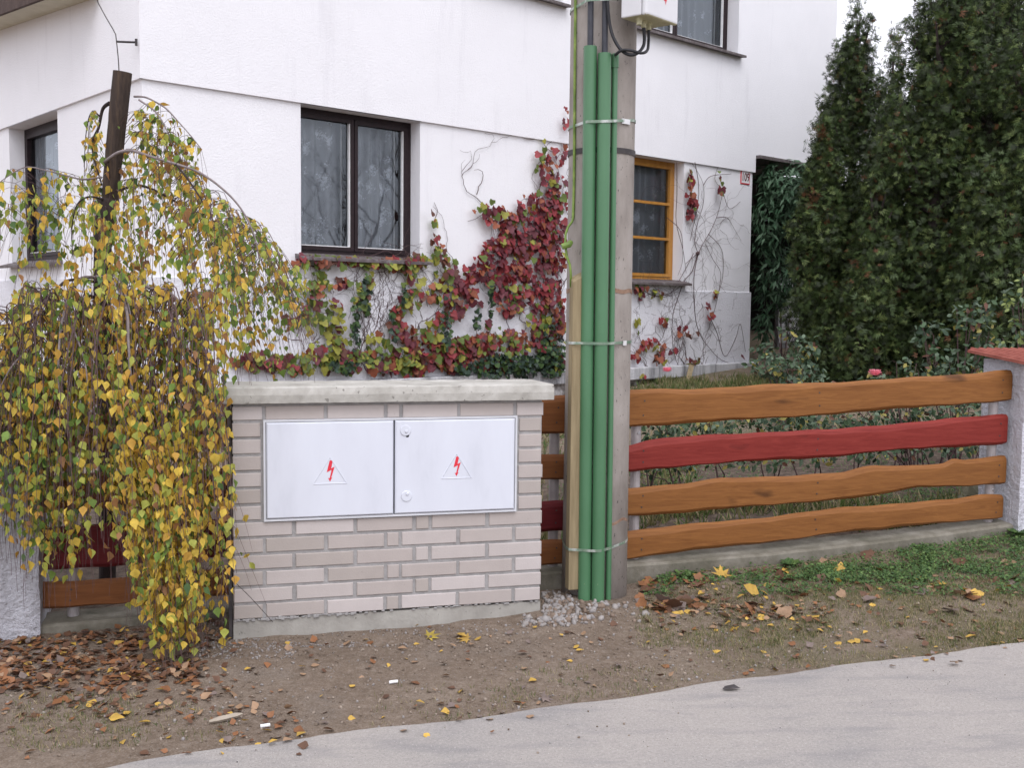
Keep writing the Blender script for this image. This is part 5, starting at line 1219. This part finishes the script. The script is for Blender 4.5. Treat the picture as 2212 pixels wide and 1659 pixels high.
b = gp(2005, 12.6); conifer(b, hz(b, -190), [(0, .75), (.15, 1.0), (.4, .85), (.6, .62), (.8, .46), (.92, .30), (1, .05)], 34000, 'broad conifer in the middle of the dark group', lobes=44, seed=12)
b = gp(2110, 13.6); conifer(b, hz(b, -260), [(0, .9), (.2, 1.25), (.5, 1.05), (.75, .7), (.92, .3), (1, .05)], 30000, 'tall conifer whose tip rises above the picture', lobes=46, seed=15)
b = gp(2215, 12.0); conifer(b, hz(b, -60), [(0, .9), (.2, 1.15), (.5, .95), (.8, .45), (1, .05)], 25000, 'tall conifer at the far right behind the pillar', lobes=44, seed=19)
b = gp(1880, 12.4); conifer(b, hz(b, 380), [(0, .45), (.3, .62), (.6, .46), (.85, .2), (1, .04)], 15000, 'low rounded conifer in front of the slim pointed one', lobes=20, seed=23)
b = gp(2420, 14.5); conifer(b, hz(b, -200), [(0, 1), (.2, 1.4), (.5, 1.2), (.8, .6), (1, .05)], 24000, 'tall conifer just beyond the right edge of the picture', lobes=34, seed=29)
b = gp(2090, 16.5); conifer(b, hz(b, -150), [(0, 1.2), (.3, 1.6), (.6, 1.2), (.85, .5), (1, .05)], 16000, 'tall dark conifer behind the middle of the group', ssz=(.14, .24), lobes=34, seed=31)
# shrub with long glossy leaves in the passage
RM = [leafmat('glossy_dark', (.030, .060, .030), .1), leafmat('glossy_green', (.050, .11, .055), .1), leafmat('glossy_pale', (.10, .17, .10), .15)]
def bush(name, base, ell, n, label, cat, mats, tv, tf, s0, s1, seed, stems=10, group=None, up=(0, 0, -.2), nz=.5, shell=.5, pal=None):
    """ell: list of (centre px, py, Y, rx, ry, rz) leaf masses"""
    r_ = np.random.default_rng(seed); t = thing(name, base, label, cat, group); P = []; out = []
    tot = sum(e[3]*e[5] for e in ell); mb = MB()
    for (px, py, Yc, rx_, ry_, rz_) in ell:
        c = np.array(atY(px, py, Yc)); k = int(n*rx_*rz_/tot); v = r_.normal(size=(k, 3)); v /= np.linalg.norm(v, axis=1, keepdims=True); q = r_.uniform(shell, 1, (k, 1))
        P.append(c+v*q*np.array([rx_, ry_, rz_])); out.append(v)
        for j in range(max(1, stems//len(ell))):
            e = Vector(c+r_.normal(size=3)*np.array([rx_, ry_, rz_])*.5); b0 = Vector(base)+Vector((r_.uniform(-.06, .06), r_.uniform(-.06, .06), 0))
            mid = b0.lerp(e, .55)+Vector((r_.uniform(-.05, .05), 0, .06)); mb.tube([b0, mid, e, e+Vector((r_.uniform(-.05, .05), 0, rz_*.3))], [.007, .005, .003, .0015], 5, cap=False)
    obj('stems', mb, M['twig'], t)
    P = np.concatenate(P); out = np.concatenate(out); k = len(P); ok = np.array([p[2] > gz(p[0], p[1])+.01 for p in P])
    P = P[ok]; out = out[ok]; k = len(P)
    leaves('leaves', P, out*.6+r_.normal(size=(k, 3))*nz+np.array([0, -.3, .4]), np.array(up)+r_.normal(size=(k, 3))*.5+out*.4, r_.uniform(s0, s1, k), mats, r_.choice(len(mats), size=k, p=pal), tv, tf, t)
    return t
b = gp(1690, 16.6)
bush('rhododendron', b, [(1700, 400, 16.3, .42, .4, .40), (1665, 480, 16.2, .3, .3, .55), (1680, 600, 16.4, .4, .4, .5), (1660, 380, 16.4, .2, .3, .2), (1740, 420, 15.8, .4, .3, .4), (1650, 700, 16.5, .12, .3, .3)], 2500, 'green shrub with long narrow leaves filling the dark passage', 'shrub', RM, LONG_V, LONG_F, .12, .20, 4, nz=.5, up=(0, -.3, -.6))
# roses and other garden plants behind the fence
RO = [leafmat('rose_dark', (.030, .055, .030), .15), leafmat('rose_green', (.055, .095, .045), .2), leafmat('rose_grey', (.10, .14, .09), .2), leafmat('rose_yellow', (.30, .26, .07), .25), leafmat('rose_brown', (.12, .055, .035), .2)]
PINK = leafmat('pink_petal', (.78, .24, .30), .2)
def gpy(px, Y): p = atY(px, 900, Y); return Vector((p.x, p.y, gz(p.x, p.y)))
RP = [.25, .35, .27, .09, .04]
bush('rose_bush', gpy(2060, 8.4), [(2010, 720, 8.4, .13, .12, .12), (2035, 770, 8.3, .14, .12, .10), (2100, 690, 8.5, .18, .15, .14), (2130, 740, 8.4, .15, .12, .12), (2080, 800, 8.3, .3, .15, .12), (2125, 655, 8.5, .10, .1, .06), (1995, 700, 8.4, .06, .1, .03)], 420, 'tall rose bush with grey green leaves left of the right pillar', 'rose bush', RO, OVAL_V, OVAL_F, .045, .07, 6, stems=16, group='rose bushes behind the fence', pal=RP)
bush('rose_bush', gpy(2225, 7.9), [(2190, 640, 7.9, .07, .1, .13), (2205, 700, 7.9, .10, .1, .12), (2175, 740, 7.9, .10, .1, .06), (2230, 620, 7.9, .12, .1, .16)], 190, 'tall loose rose bush above the tiled pillar cap', 'rose bush', [RO[1], RO[2], leafmat('rose_light', (.22, .27, .09), .3)], OVAL_V, OVAL_F, .04, .06, 7, stems=10, group='rose bushes behind the fence')
bush('rose_bush', gpy(1990, 8.0), [(1900, 830, 8.0, .2, .12, .08), (2010, 820, 8.0, .2, .12, .09), (1960, 790, 8.1, .1, .1, .06), (1760, 830, 8.3, .25, .15, .06)], 260, 'low rose bush just above the top board, one pink bloom', 'rose bush', RO, OVAL_V, OVAL_F, .04, .06, 8, stems=12, group='rose bushes behind the fence', pal=RP)
bush('rose_bush', gpy(1690, 10.6), [(1660, 790, 10.6, .22, .2, .13), (1650, 755, 10.8, .12, .1, .06), (1720, 800, 10.4, .3, .2, .13), (1740, 755, 10.5, .16, .2, .13), (1700, 720, 10.6, .08, .1, .05)], 520, 'leafy rose bush beside the white house corner', 'rose bush', RO, OVAL_V, OVAL_F, .05, .075, 10, stems=14, group='rose bushes behind the fence', pal=RP)
k_ = 0
ROSELAB = ['small rose bush by the post near the pole, behind the boards', 'small rose bush behind the fence under the leaning slat', 'small rose bush behind the boards below the house corner', 'small rose bush behind the left half of the red board', 'small rose bush behind the middle of the red board', 'small rose bush behind the knot of the third board', 'small rose bush with yellowing leaves under the pink bloom', 'small rose bush behind the right half of the red board', 'small rose bush beside the right metal post']
for px in (1405, 1485, 1570, 1665, 1760, 1850, 1940, 2030, 2115):
    Yr = random.uniform(7.3, 8.2)
    bush('small_rose_bush', gpy(px, Yr), [(px+random.randint(-12, 12), 918-(px-1400)*.05, Yr, .26, .2, .10), (px+random.randint(-30, 30), 960-(px-1400)*.055, Yr, .16, .2, .10), (px+random.randint(-30, 30), 1000-(px-1400)*.06, Yr-.3, .2, .2, .08)], 300, ROSELAB[k_], 'rose bush', RO, OVAL_V, OVAL_F, .035, .06, 40+k_, stems=4, group='small roses in the bed', pal=RP); k_ += 1
def bloom(px, py, Yb, r, lab):
    c = atY(px, py, Yb); pos, nr, up = [], [], []
    for ring, kk, rr, tz in ((0, 6, .2, .2), (1, 7, .55, .5), (2, 8, .9, .9)):
        for j in range(kk):
            a = 2*math.pi*j/kk+ring*.4; o_ = Vector((math.cos(a), math.sin(a), 0)); pos.append(c+o_*r*rr*.25); nr.append(o_*-.8*tz+Vector((0, 0, .8-.3*ring*.5))+o_*.0); up.append(o_*tz+Vector((0, 0, 1.1-tz*.8)))
    o = leaves('rose_bloom', pos, nr, up, [r]*len(pos), [PINK], [0]*len(pos), [(0, 0, 0), (-.42, .5, .08), (-.25, .95, 0), (.25, .95, 0), (.42, .5, .08)][:4]+[(.42, .5, .08)], [(0, 4, 3, 2), (0, 2, 1, 1)][:1], None, c)
    tag(o, lab, 'flower', 'pink rose blooms'); return o
bloom(1890, 811, 7.9, .055, 'pink rose bloom rising above the top board in front of the conifers'); bloom(1441, 803, 8.6, .045, 'small pink rose bloom before the weathered ledge of the house')
# leaning slat by the house, garden stone
mb = MB(); a = HP.pt(HP.uv(1478, 850, .5)[0], gz(HP.pt(HP.uv(1478, 850, .5)[0], 0).x, HP.pt(HP.uv(1478, 850, .5)[0], 0).y), .55); b2 = HP.pt(HP.uv(1495, 785, .1)[0], HP.uv(1495, 785, .1)[1], .10)
dd = (b2-a).normalized(); sd2 = HP.d*.055; th = dd.cross(HP.d).normalized()*.02
mb.add([a-sd2, a+sd2, b2+sd2, b2-sd2, a-sd2+th, a+sd2+th, b2+sd2+th, b2-sd2+th], [(0, 1, 2, 3), (7, 6, 5, 4), (0, 4, 5, 1), (1, 5, 6, 2), (2, 6, 7, 3), (3, 7, 4, 0)])
o = obj('wooden_slat', mb, M['timber'], org=a); tag(o, 'short wooden slat leaning against the ledge of the house', 'slat')
def rock(c, r, seed, squash=.6, sub=2):
    import bmesh
    bm = bmesh.new(); bmesh.ops.create_icosphere(bm, subdivisions=sub, radius=1); rs = np.random.default_rng(seed); ph = rs.uniform(0, 6, 6); sc = rs.uniform(.7, 1.2, 3)
    mb = MB(); 
    for v in bm.verts:
        q = v.co; k = 1+.18*math.sin(q.x*3+ph[0])*math.cos(q.y*3+ph[1])+.12*math.sin(q.z*5+ph[2]+q.x*4)
        mb.v.append((c[0]+q.x*r*k*sc[0], c[1]+q.y*r*k*sc[1], c[2]+q.z*r*k*squash*sc[2]))
    mb.f = [tuple(v.index for v in f.verts) for f in bm.faces]; mb.m = [0]*len(mb.f); bm.free(); return mb
M['stone'] = pm('stone', [(.3, (.17, .155, .145)), (.7, (.36, .33, .31))], 12, rough=.95, bs=60, bd=.004)
p = gpy(2112, 7.4); p = atY(2112, 1075, 7.2); o = obj('garden_rock', rock((p.x, p.y, gz(p.x, p.y)+.03), .13, 4, .9), pm('mossy_rock', [(.3, (.10, .10, .06)), (.7, (.22, .20, .14))], 12), org=(p.x, p.y, gz(p.x, p.y))); tag(o, 'mossy rock in the bed behind the lowest boards near the right pillar', 'rock')
# ---------------------------------------------------------------- litter, weeds, grass (stuff)
LM = [leafmat('litter_brown', (.120, .062, .038), .1), leafmat('litter_rust', (.22, .098, .044), .1), leafmat('litter_tan', (.30, .19, .115), .1), leafmat('litter_yellow', (.52, .33, .07), .15), leafmat('litter_grey', (.17, .13, .115), .1)]
def field(zones, jitter=0):
    out = []
    for (x0, y0, x1, y1, n) in zones:
        x = rng.uniform(x0, x1, n); y = rng.uniform(y0, y1, n); p, ok = hit_v(x, y)
        d = -((p[:, 0]-FP.P.x)*FP.n.x + (p[:, 1]-FP.P.y)*FP.n.y); ok &= ~((d > -.12) & (d < .14))
        kx, ky = p[:, 0]-KP.P.x, p[:, 1]-KP.P.y; u = kx*KP.d.x+ky*KP.d.y; w = -(kx*KP.n.x+ky*KP.n.y)
        ok &= ~((u > -.03) & (u < KW+.02) & (w > 0) & (w < KD+.02)); ok &= np.hypot(p[:, 0]-POLE.x, p[:, 1]-POLE.y) > PR0+.01
        out += [(Vector(p[i]), x[i], y[i]) for i in np.nonzero(ok)[0]]
    return out
def litter(name, zones, pal, s0, s1, label, tv=BIRCH_V, tf=BIRCH_F, flat=.35, gauss=None, kind='stuff', cat='fallen leaves'):
    pts = field(zones); pos, nr, up, sz, ci = [], [], [], [], []
    pal = np.array(pal)/sum(pal)
    for p, x, y in pts:
        onroad = p.y < float(road_y(p.x))
        pos.append(p+Vector((0, 0, (.014 if onroad else .004)+random.uniform(0, .008)))); nr.append((random.gauss(0, flat), random.gauss(0, flat), 1)); a = random.uniform(0, 6.28); up.append((math.cos(a), math.sin(a), random.gauss(0, .15)))
        sz.append(random.uniform(s0, s1)); ci.append(int(rng.choice(len(pal), p=pal)))
    o = leaves(name, pos, nr, up, sz, LM, ci, tv, tf, None, (0, 0, 0)); tag(o, label, cat, None, kind); return o
Z = [(-60, 1375, 300, 1440, 400), (0, 1430, 420, 1480, 270), (-60, 1400, 170, 1500, 170), (250, 1380, 450, 1470, 200), (-40, 1480, 300, 1560, 110), (200, 1460, 560, 1540, 60), (150, 1335, 480, 1390, 220), (-60, 1560, 400, 1640, 16),
     (470, 1540, 640, 1610, 26), (330, 1480, 620, 1560, 30)]
litter('leaf_litter', Z, [.42, .34, .12, .05, .07], .022, .05, 'carpet of brown birch leaves on the soil under the birch')
Z = [(480, 1400, 1180, 1600, 75), (150, 1490, 700, 1640, 24), (480, 1330, 1240, 1400, 46), (1180, 1320, 1500, 1500, 34), (1380, 1230, 1560, 1330, 95), (1400, 1300, 1800, 1370, 150), (1560, 1220, 2212, 1330, 105), (1600, 1330, 2212, 1420, 60), (1500, 1400, 2100, 1470, 22), (900, 1540, 1100, 1560, 5)]
litter('scattered_leaves', Z, [.22, .22, .22, .24, .10], .022, .05, 'loose brown and yellow leaves strewn over soil and verge')
Z = [(1380, 1240, 1520, 1330, 26), (1560, 1215, 1760, 1340, 26), (1780, 1200, 2212, 1310, 22), (940, 1360, 1000, 1400, 1), (1900, 1280, 2100, 1330, 5)]
litter('vine_leaf_litter', Z, [.30, .24, .30, .06, .10], .05, .09, 'larger dry brown leaves lying on the green verge', VINE_V, VINE_F, .4)
litter('garden_leaf_litter', [(250, 1215, 480, 1250, 120), (1400, 950, 2140, 1140, 60), (600, 830, 1180, 860, 20)], [.4, .3, .15, .05, .1], .03, .06, 'dry leaves in the garden soil behind the boards')
# individually recognisable leaves
def one_leaf(px, py, size, mat, label, tv, tf, tilt=(0, 0, 1), name='fallen_leaf', grp='large fallen leaves'):
    p = hit(px, py); up = Vector((random.uniform(-1, 1), random.uniform(-.5, .5), 0))
    o = leaves(name, [p+Vector((0, 0, .012))], [tilt], [up], [size], [mat], [0], tv, tf, None, p); tag(o, label, 'leaf', grp)
ML_V = [(0, 0, 0)]; 
for a_, r_ in ((-130, .45), (-105, .25), (-85, .85), (-60, .42), (-38, .95), (-18, .5), (0, 1.1), (18, .5), (38, .95), (60, .42), (85, .85), (105, .25), (130, .45)):
    ML_V.append((math.sin(D(a_))*r_, math.cos(D(a_))*r_, .10*r_*r_*(1 if abs(a_) % 4 else .6)))
ML_F = [(0, i+2, i+1, i+1) for i in range(0)]
ML_F = [(0, 3, 2, 1), (0, 5, 4, 3), (0, 7, 6, 5), (0, 9, 8, 7), (0, 11, 10, 9), (0, 13, 12, 11)]
MO = leafmat('maple_olive', (.36, .27, .05), .1)
one_leaf(925, 1380, .062, MO, 'yellow olive maple leaf on the soil in front of the brick wall', ML_V, ML_F, (.1, -.3, 1), 'maple_leaf', 'maple leaves')
one_leaf(1011, 1385, .055, leafmat('maple_tan', (.38, .24, .06), .1), 'tan maple leaf right of the olive one before the brick wall', ML_V, ML_F, (-.1, -.3, 1), 'maple_leaf', 'maple leaves')
one_leaf(1172, 1512, .055, LM[4], 'dry grey curled maple leaf near the road edge', ML_V, ML_F, (.3, -.2, 1), 'maple_leaf', 'maple leaves')
one_leaf(1560, 1248, .08, LM[3], 'yellow maple leaf on the pile of leaves right of the pole', ML_V, ML_F, (.2, -.5, 1), 'maple_leaf', 'maple leaves')
one_leaf(1640, 1288, .11, LM[3], 'big bright yellow leaf standing tilted on the verge', OVAL_V, OVAL_F, (.5, -.9, .4))
one_leaf(1505, 1262, .09, LM[1], 'large curled rust brown leaf in the pile right of the pole', VINE_V, VINE_F, (.3, -.8, .7))
one_leaf(1480, 1320, .09, LM[4], 'dark curled leaf below the pile near the pole foot', VINE_V, VINE_F, (-.3, -.5, .9))
one_leaf(1790, 1215, .10, LM[2], 'pale tan leaf lying in the green clover below the fence', VINE_V, VINE_F, (0, -.5, .9))
one_leaf(235, 1558, .06, LM[3], 'bright yellow leaf alone on bare soil at the lower left', BIRCH_V, BIRCH_F, (0, -.3, .9))
# wood chip, cigarette-like stub, sheet scrap on the road
p = hit(485, 1562); mb = MB(); a = p+Vector((-.055, -.02, .012)); b2 = p+Vector((.06, .045, .02))
mb.tube([a, a.lerp(b2, .3), a.lerp(b2, .8), b2], [.006, .013, .012, .003], 5); o = obj('wood_chip', mb, pm('chip', [(.3, (.30, .26, .21)), (.7, (.42, .36, .29))], 20), org=p); tag(o, 'pale splinter of wood lying on the soil at the lower left', 'wood chip')
for px, py, lab in ((573, 1573, 'white stub lying on the soil near the road, left'), (987, 1423, 'white stub lying on the soil before the brick wall')):
    p = hit(px, py) if px < 900 else hit(850, 1478); mb = MB(); mb.tube([p+Vector((-.018, -.004, .008)), p+Vector((.018, .006, .010))], .007, 8); o = obj('cigarette_stub', mb, M['bead'], org=p); tag(o, lab, 'stub', 'white stubs on the soil')
p = hit(1840, 1482); p = hit(1577, 1497) 
p.z = gz_front(p.x, p.y)+.018; mb = MB(); mb.add([p+Vector((-.035, -.01, 0)), p+Vector((0, -.022, .008)), p+Vector((.045, -.004, .003)), p+Vector((.02, .02, .012)), p+Vector((-.02, .018, .004))], [(0, 1, 2, 3, 4)]); o = obj('dark_scrap', mb, M['iron'], org=p); tag(o, 'small dark crumpled scrap lying on the pale road', 'scrap')
# gravel
def pebbles(name, spots, label, mats, s0, s1):
    import bmesh
    bm = bmesh.new(); bmesh.ops.create_icosphere(bm, subdivisions=1, radius=1); tv = np.array([v.co[:] for v in bm.verts]); tf = [tuple(v.index for v in f.verts) for f in bm.faces]; bm.free()
    pts = field(spots)
    if name != 'road_grit': pts = [q for q in pts if q[0].y > float(road_y(q[0].x))+.02 or random.random() < .04]
    n = len(pts); pos = np.array([p[0] for p in pts]); pos[:, 2] += np.where(pos[:, 1] < road_y(pos[:, 0]), .012, 0); sz = np.random.default_rng(3).uniform(0, 1, n)**2*(s1-s0)+s0
    nr = rng.normal(size=(n, 3)); up = rng.normal(size=(n, 3)); sc = sz[:, None]*rng.uniform(.5, 1.1, (n, 3)); tv = tv*(1+rng.uniform(-.18, .18, (len(tv), 1)))
    V, F, own = scatter(tv, tf, pos+np.array([0, 0, .003]), basis(nr, up), sc); o = obj_np(name, V, F, rng.integers(0, len(mats), n)[own], mats, None, (0, 0, 0)); tag(o, label, 'gravel', None, 'stuff')
SM = [M['stone'], pm('stone_light', [(.3, (.20, .18, .172)), (.7, (.31, .29, .28))], 20), pm('stone_brown', [(.3, (.13, .095, .07)), (.7, (.24, .18, .14))], 20)]
pebbles('gravel_heap', [(1172, 1275, 1235, 1345, 210), (1180, 1300, 1290, 1348, 170), (1130, 1330, 1230, 1355, 110), (1290, 1300, 1400, 1345, 60)], 'small heap of grey stones between brick wall and pole', SM, .005, .026)
pebbles('gravel', [(430, 1380, 640, 1425, 420), (500, 1390, 900, 1400, 220), (640, 1345, 1180, 1375, 330), (-50, 1400, 2212, 1600, 620), (1180, 1340, 2212, 1480, 420), (440, 1330, 520, 1400, 120)], 'fine grit and small stones scattered over the soil', SM, .002, .009)
pebbles('road_grit', [(300, 1400, 2212, 1659, 170), (1000, 1400, 2212, 1540, 130)], 'tiny dark and pale grit lying on the concrete road', [M['stone'], SM[2], M['iron']], .0012, .0032)
pebbles('soil_clods', [(-50, 1380, 1500, 1640, 1500), (1200, 1300, 2212, 1450, 600), (430, 1360, 1200, 1420, 350)], 'crumbs and clods of brown soil on the bare verge', [pm('clod', [(.3, (.10, .074, .054)), (.7, (.21, .165, .128))], 20), pm('clod_pale', [(.3, (.19, .15, .118)), (.7, (.33, .275, .225))], 20)], .002, .010)
# grass and clover
GM = [leafmat('grass_green', (.095, .140, .04), .3), leafmat('grass_olive', (.19, .18, .075), .3), leafmat('grass_straw', (.36, .30, .17), .3)]
BL_V = [(-.05, 0, 0), (.05, 0, 0), (.03, .55, .05), (0, 1, .25)]; BL_F = [(0, 1, 2, 3)]
def grass(name, spots, label, s0, s1, pal, tuft=5, mats=GM):
    pts = []; 
    for zone in spots: pts += field([zone])
    pos, nr, up, sz, ci = [], [], [], [], []; pal = np.array(pal)/sum(pal)
    for p, x, y in pts:
        if p.y < float(road_y(p.x)): continue
        if float(vnoise(np.array([p.x*2.2]), np.array([p.y*3.]), 12)[0]) < .36 and random.random() < .8: continue
        for j in range(tuft):
            a = random.uniform(0, 6.28); pos.append(p+Vector((random.gauss(0, .014), random.gauss(0, .014), -.002))); nr.append((math.cos(a), math.sin(a), .3)); up.append((random.gauss(0, .55), random.gauss(0, .55), .8)); sz.append(random.uniform(s0, s1)); ci.append(int(rng.choice(len(pal), p=pal)))
    o = leaves(name, pos, nr, up, sz, mats, ci, BL_V, BL_F, None, (0, 0, 0)); tag(o, label, 'grass', None, 'stuff')
grass('grass', [(1380, 1250, 2240, 1400, 3300), (1560, 1190, 2240, 1300, 2400), (1500, 1370, 2240, 1450, 800), (1380, 1330, 1800, 1400, 350), (800, 1470, 1130, 1570, 260), (20, 1500, 300, 1620, 330), (1100, 1440, 1600, 1520, 240), (200, 1520, 500, 1600, 90), (2100, 1340, 2240, 1400, 300)], 'short patchy grass of the verge between fence and road', .010, .028, [.26, .38, .36])
grass('garden_grass', [(1380, 1085, 2140, 1150, 700), (1380, 980, 1500, 1060, 120), (1150, 900, 1220, 1240, 200), (1400, 900, 2150, 990, 150)], 'long tufts of grass and straw behind the boards', .05, .14, [.4, .3, .3], 6)
CM = [leafmat('clover_dark', (.035, .075, .022), .2), leafmat('clover_green', (.065, .125, .035), .25), leafmat('clover_light', (.11, .18, .05), .25)]
def clover(name, spots, label, n_up=.02):
    pts = field(spots); pos, nr, up, sz, ci = [], [], [], [], []
    for p, x, y in pts:
        if float(vnoise(np.array([p.x*3.2]), np.array([p.y*5.]), 21)[0]) < .38 and random.random() < .8: continue
        for j in range(3):
            pos.append(p+Vector((random.gauss(0, .018), random.gauss(0, .015), random.uniform(.004, n_up)))); nr.append((random.gauss(0, .5), random.gauss(-.3, .5), 1)); a = random.uniform(0, 6.28); up.append((math.cos(a), math.sin(a), 0)); sz.append(random.uniform(.010, .024)); ci.append(random.choice([0, 1, 1, 2]))
    o = leaves(name, pos, nr, up, sz, CM, ci, OVAL_V, OVAL_F, None, (0, 0, 0)); tag(o, label, 'ground cover', None, 'stuff')
clover('clover', [(1370, 1225, 1560, 1262, 500), (1560, 1205, 1800, 1255, 1300), (1780, 1180, 2010, 1260, 1700), (1990, 1150, 2240, 1260, 1900), (1600, 1250, 2240, 1290, 700), (1400, 1240, 1450, 1290, 160)], 'low green clover creeping along the concrete footing', .03)
clover('garden_weeds', [(1390, 900, 2150, 960, 1500), (1390, 990, 1640, 1060, 1000), (1640, 985, 2100, 1030, 260), (1700, 1060, 2130, 1120, 1200), (1170, 900, 1220, 1080, 200), (1560, 850, 2150, 890, 900)], 'low weeds covering the bed behind the boards', .09)
grass('lawn', [(1620, 815, 2300, 880, 900), (540, 800, 1250, 830, 200), (1340, 822, 1660, 850, 700), (1500, 815, 1700, 850, 400)], 'rough lawn between the flower bed and the house', .04, .12, [.45, .35, .2], 5)
# small weeds along the footing
for (px, py, lab) in ((1705, 1165, 'pale green rosette weed hanging over the footing, left one'), (1480, 1228, 'bright green weed at the footing right of the pole'), (2200, 1130, 'green weed against the foot of the right pillar')):
    p = FP.pt(FP.uv(px, py, .15)[0], 0, .16); z = gz_front(p.x, p.y); pos, nr, up, sz = [], [], [], []
    for j in range(26):
        a = random.uniform(0, 6.28); o_ = Vector((math.cos(a), math.sin(a), 0)); pos.append(Vector((p.x, p.y, z+.01))+o_*.01); up.append(o_+Vector((0, 0, random.uniform(.1, .9)))); nr.append(-o_*.5+Vector((0, 0, 1))); sz.append(random.uniform(.04, .08))
    o = leaves('weed', pos, nr, up, sz, CM, [random.randrange(3) for _ in pos], OVAL_V, OVAL_F, None, (p.x, p.y, z)); tag(o, lab, 'weed', 'weeds at the footing')
# ---------------------------------------------------------------- bare trees outside the frame, mirrored in the panes
def bare_tree(name, base, H, label, seed):
    rs = random.Random(seed); mb = MB()
    def br(p, d, L, r, depth):
        pts = [p]; q = p.copy(); dd = d.copy()
        for i in range(4):
            dd = (dd+Vector((rs.gauss(0, .12), rs.gauss(0, .12), .06))).normalized(); q = q+dd*L/4; pts.append(q.copy())
        (tr_ if depth == 0 else mb).tube(pts, [r*(1-.15*i) for i in range(5)], 5 if depth < 2 else 3, cap=False)
        if depth >= 6: return
        for k in range(3):
            a = rs.uniform(0, 6.28); s_ = Vector((math.cos(a), math.sin(a), rs.uniform(-.1, .6)))
            br(pts[rs.choice([2, 3, 4])], (dd*.7+s_*.75).normalized(), L*rs.uniform(.55, .78), r*.5, depth+1)
    tr_ = MB(); t = thing(name, base, label, 'tree', 'bare trees mirrored in the windows'); br(Vector(base)-Vector((0, 0, .3)), Vector((0, 0, 1)), H*.30, H*.011, 0)
    obj('trunk', tr_, M['bark'], t); obj('crown', mb, M['bark'], t)
bare_tree('bare_tree', (13, 7.5, .3), 9, 'large bare tree mirrored in the left pane of the wide window', 3)
bare_tree('bare_tree', (16.5, 11.5, .4), 10, 'bare tree mirrored in the small panes of the ochre window', 5)
bare_tree('bare_tree', (19, 5, .3), 8, 'bare tree mirrored low in the right pane of the wide window', 8)
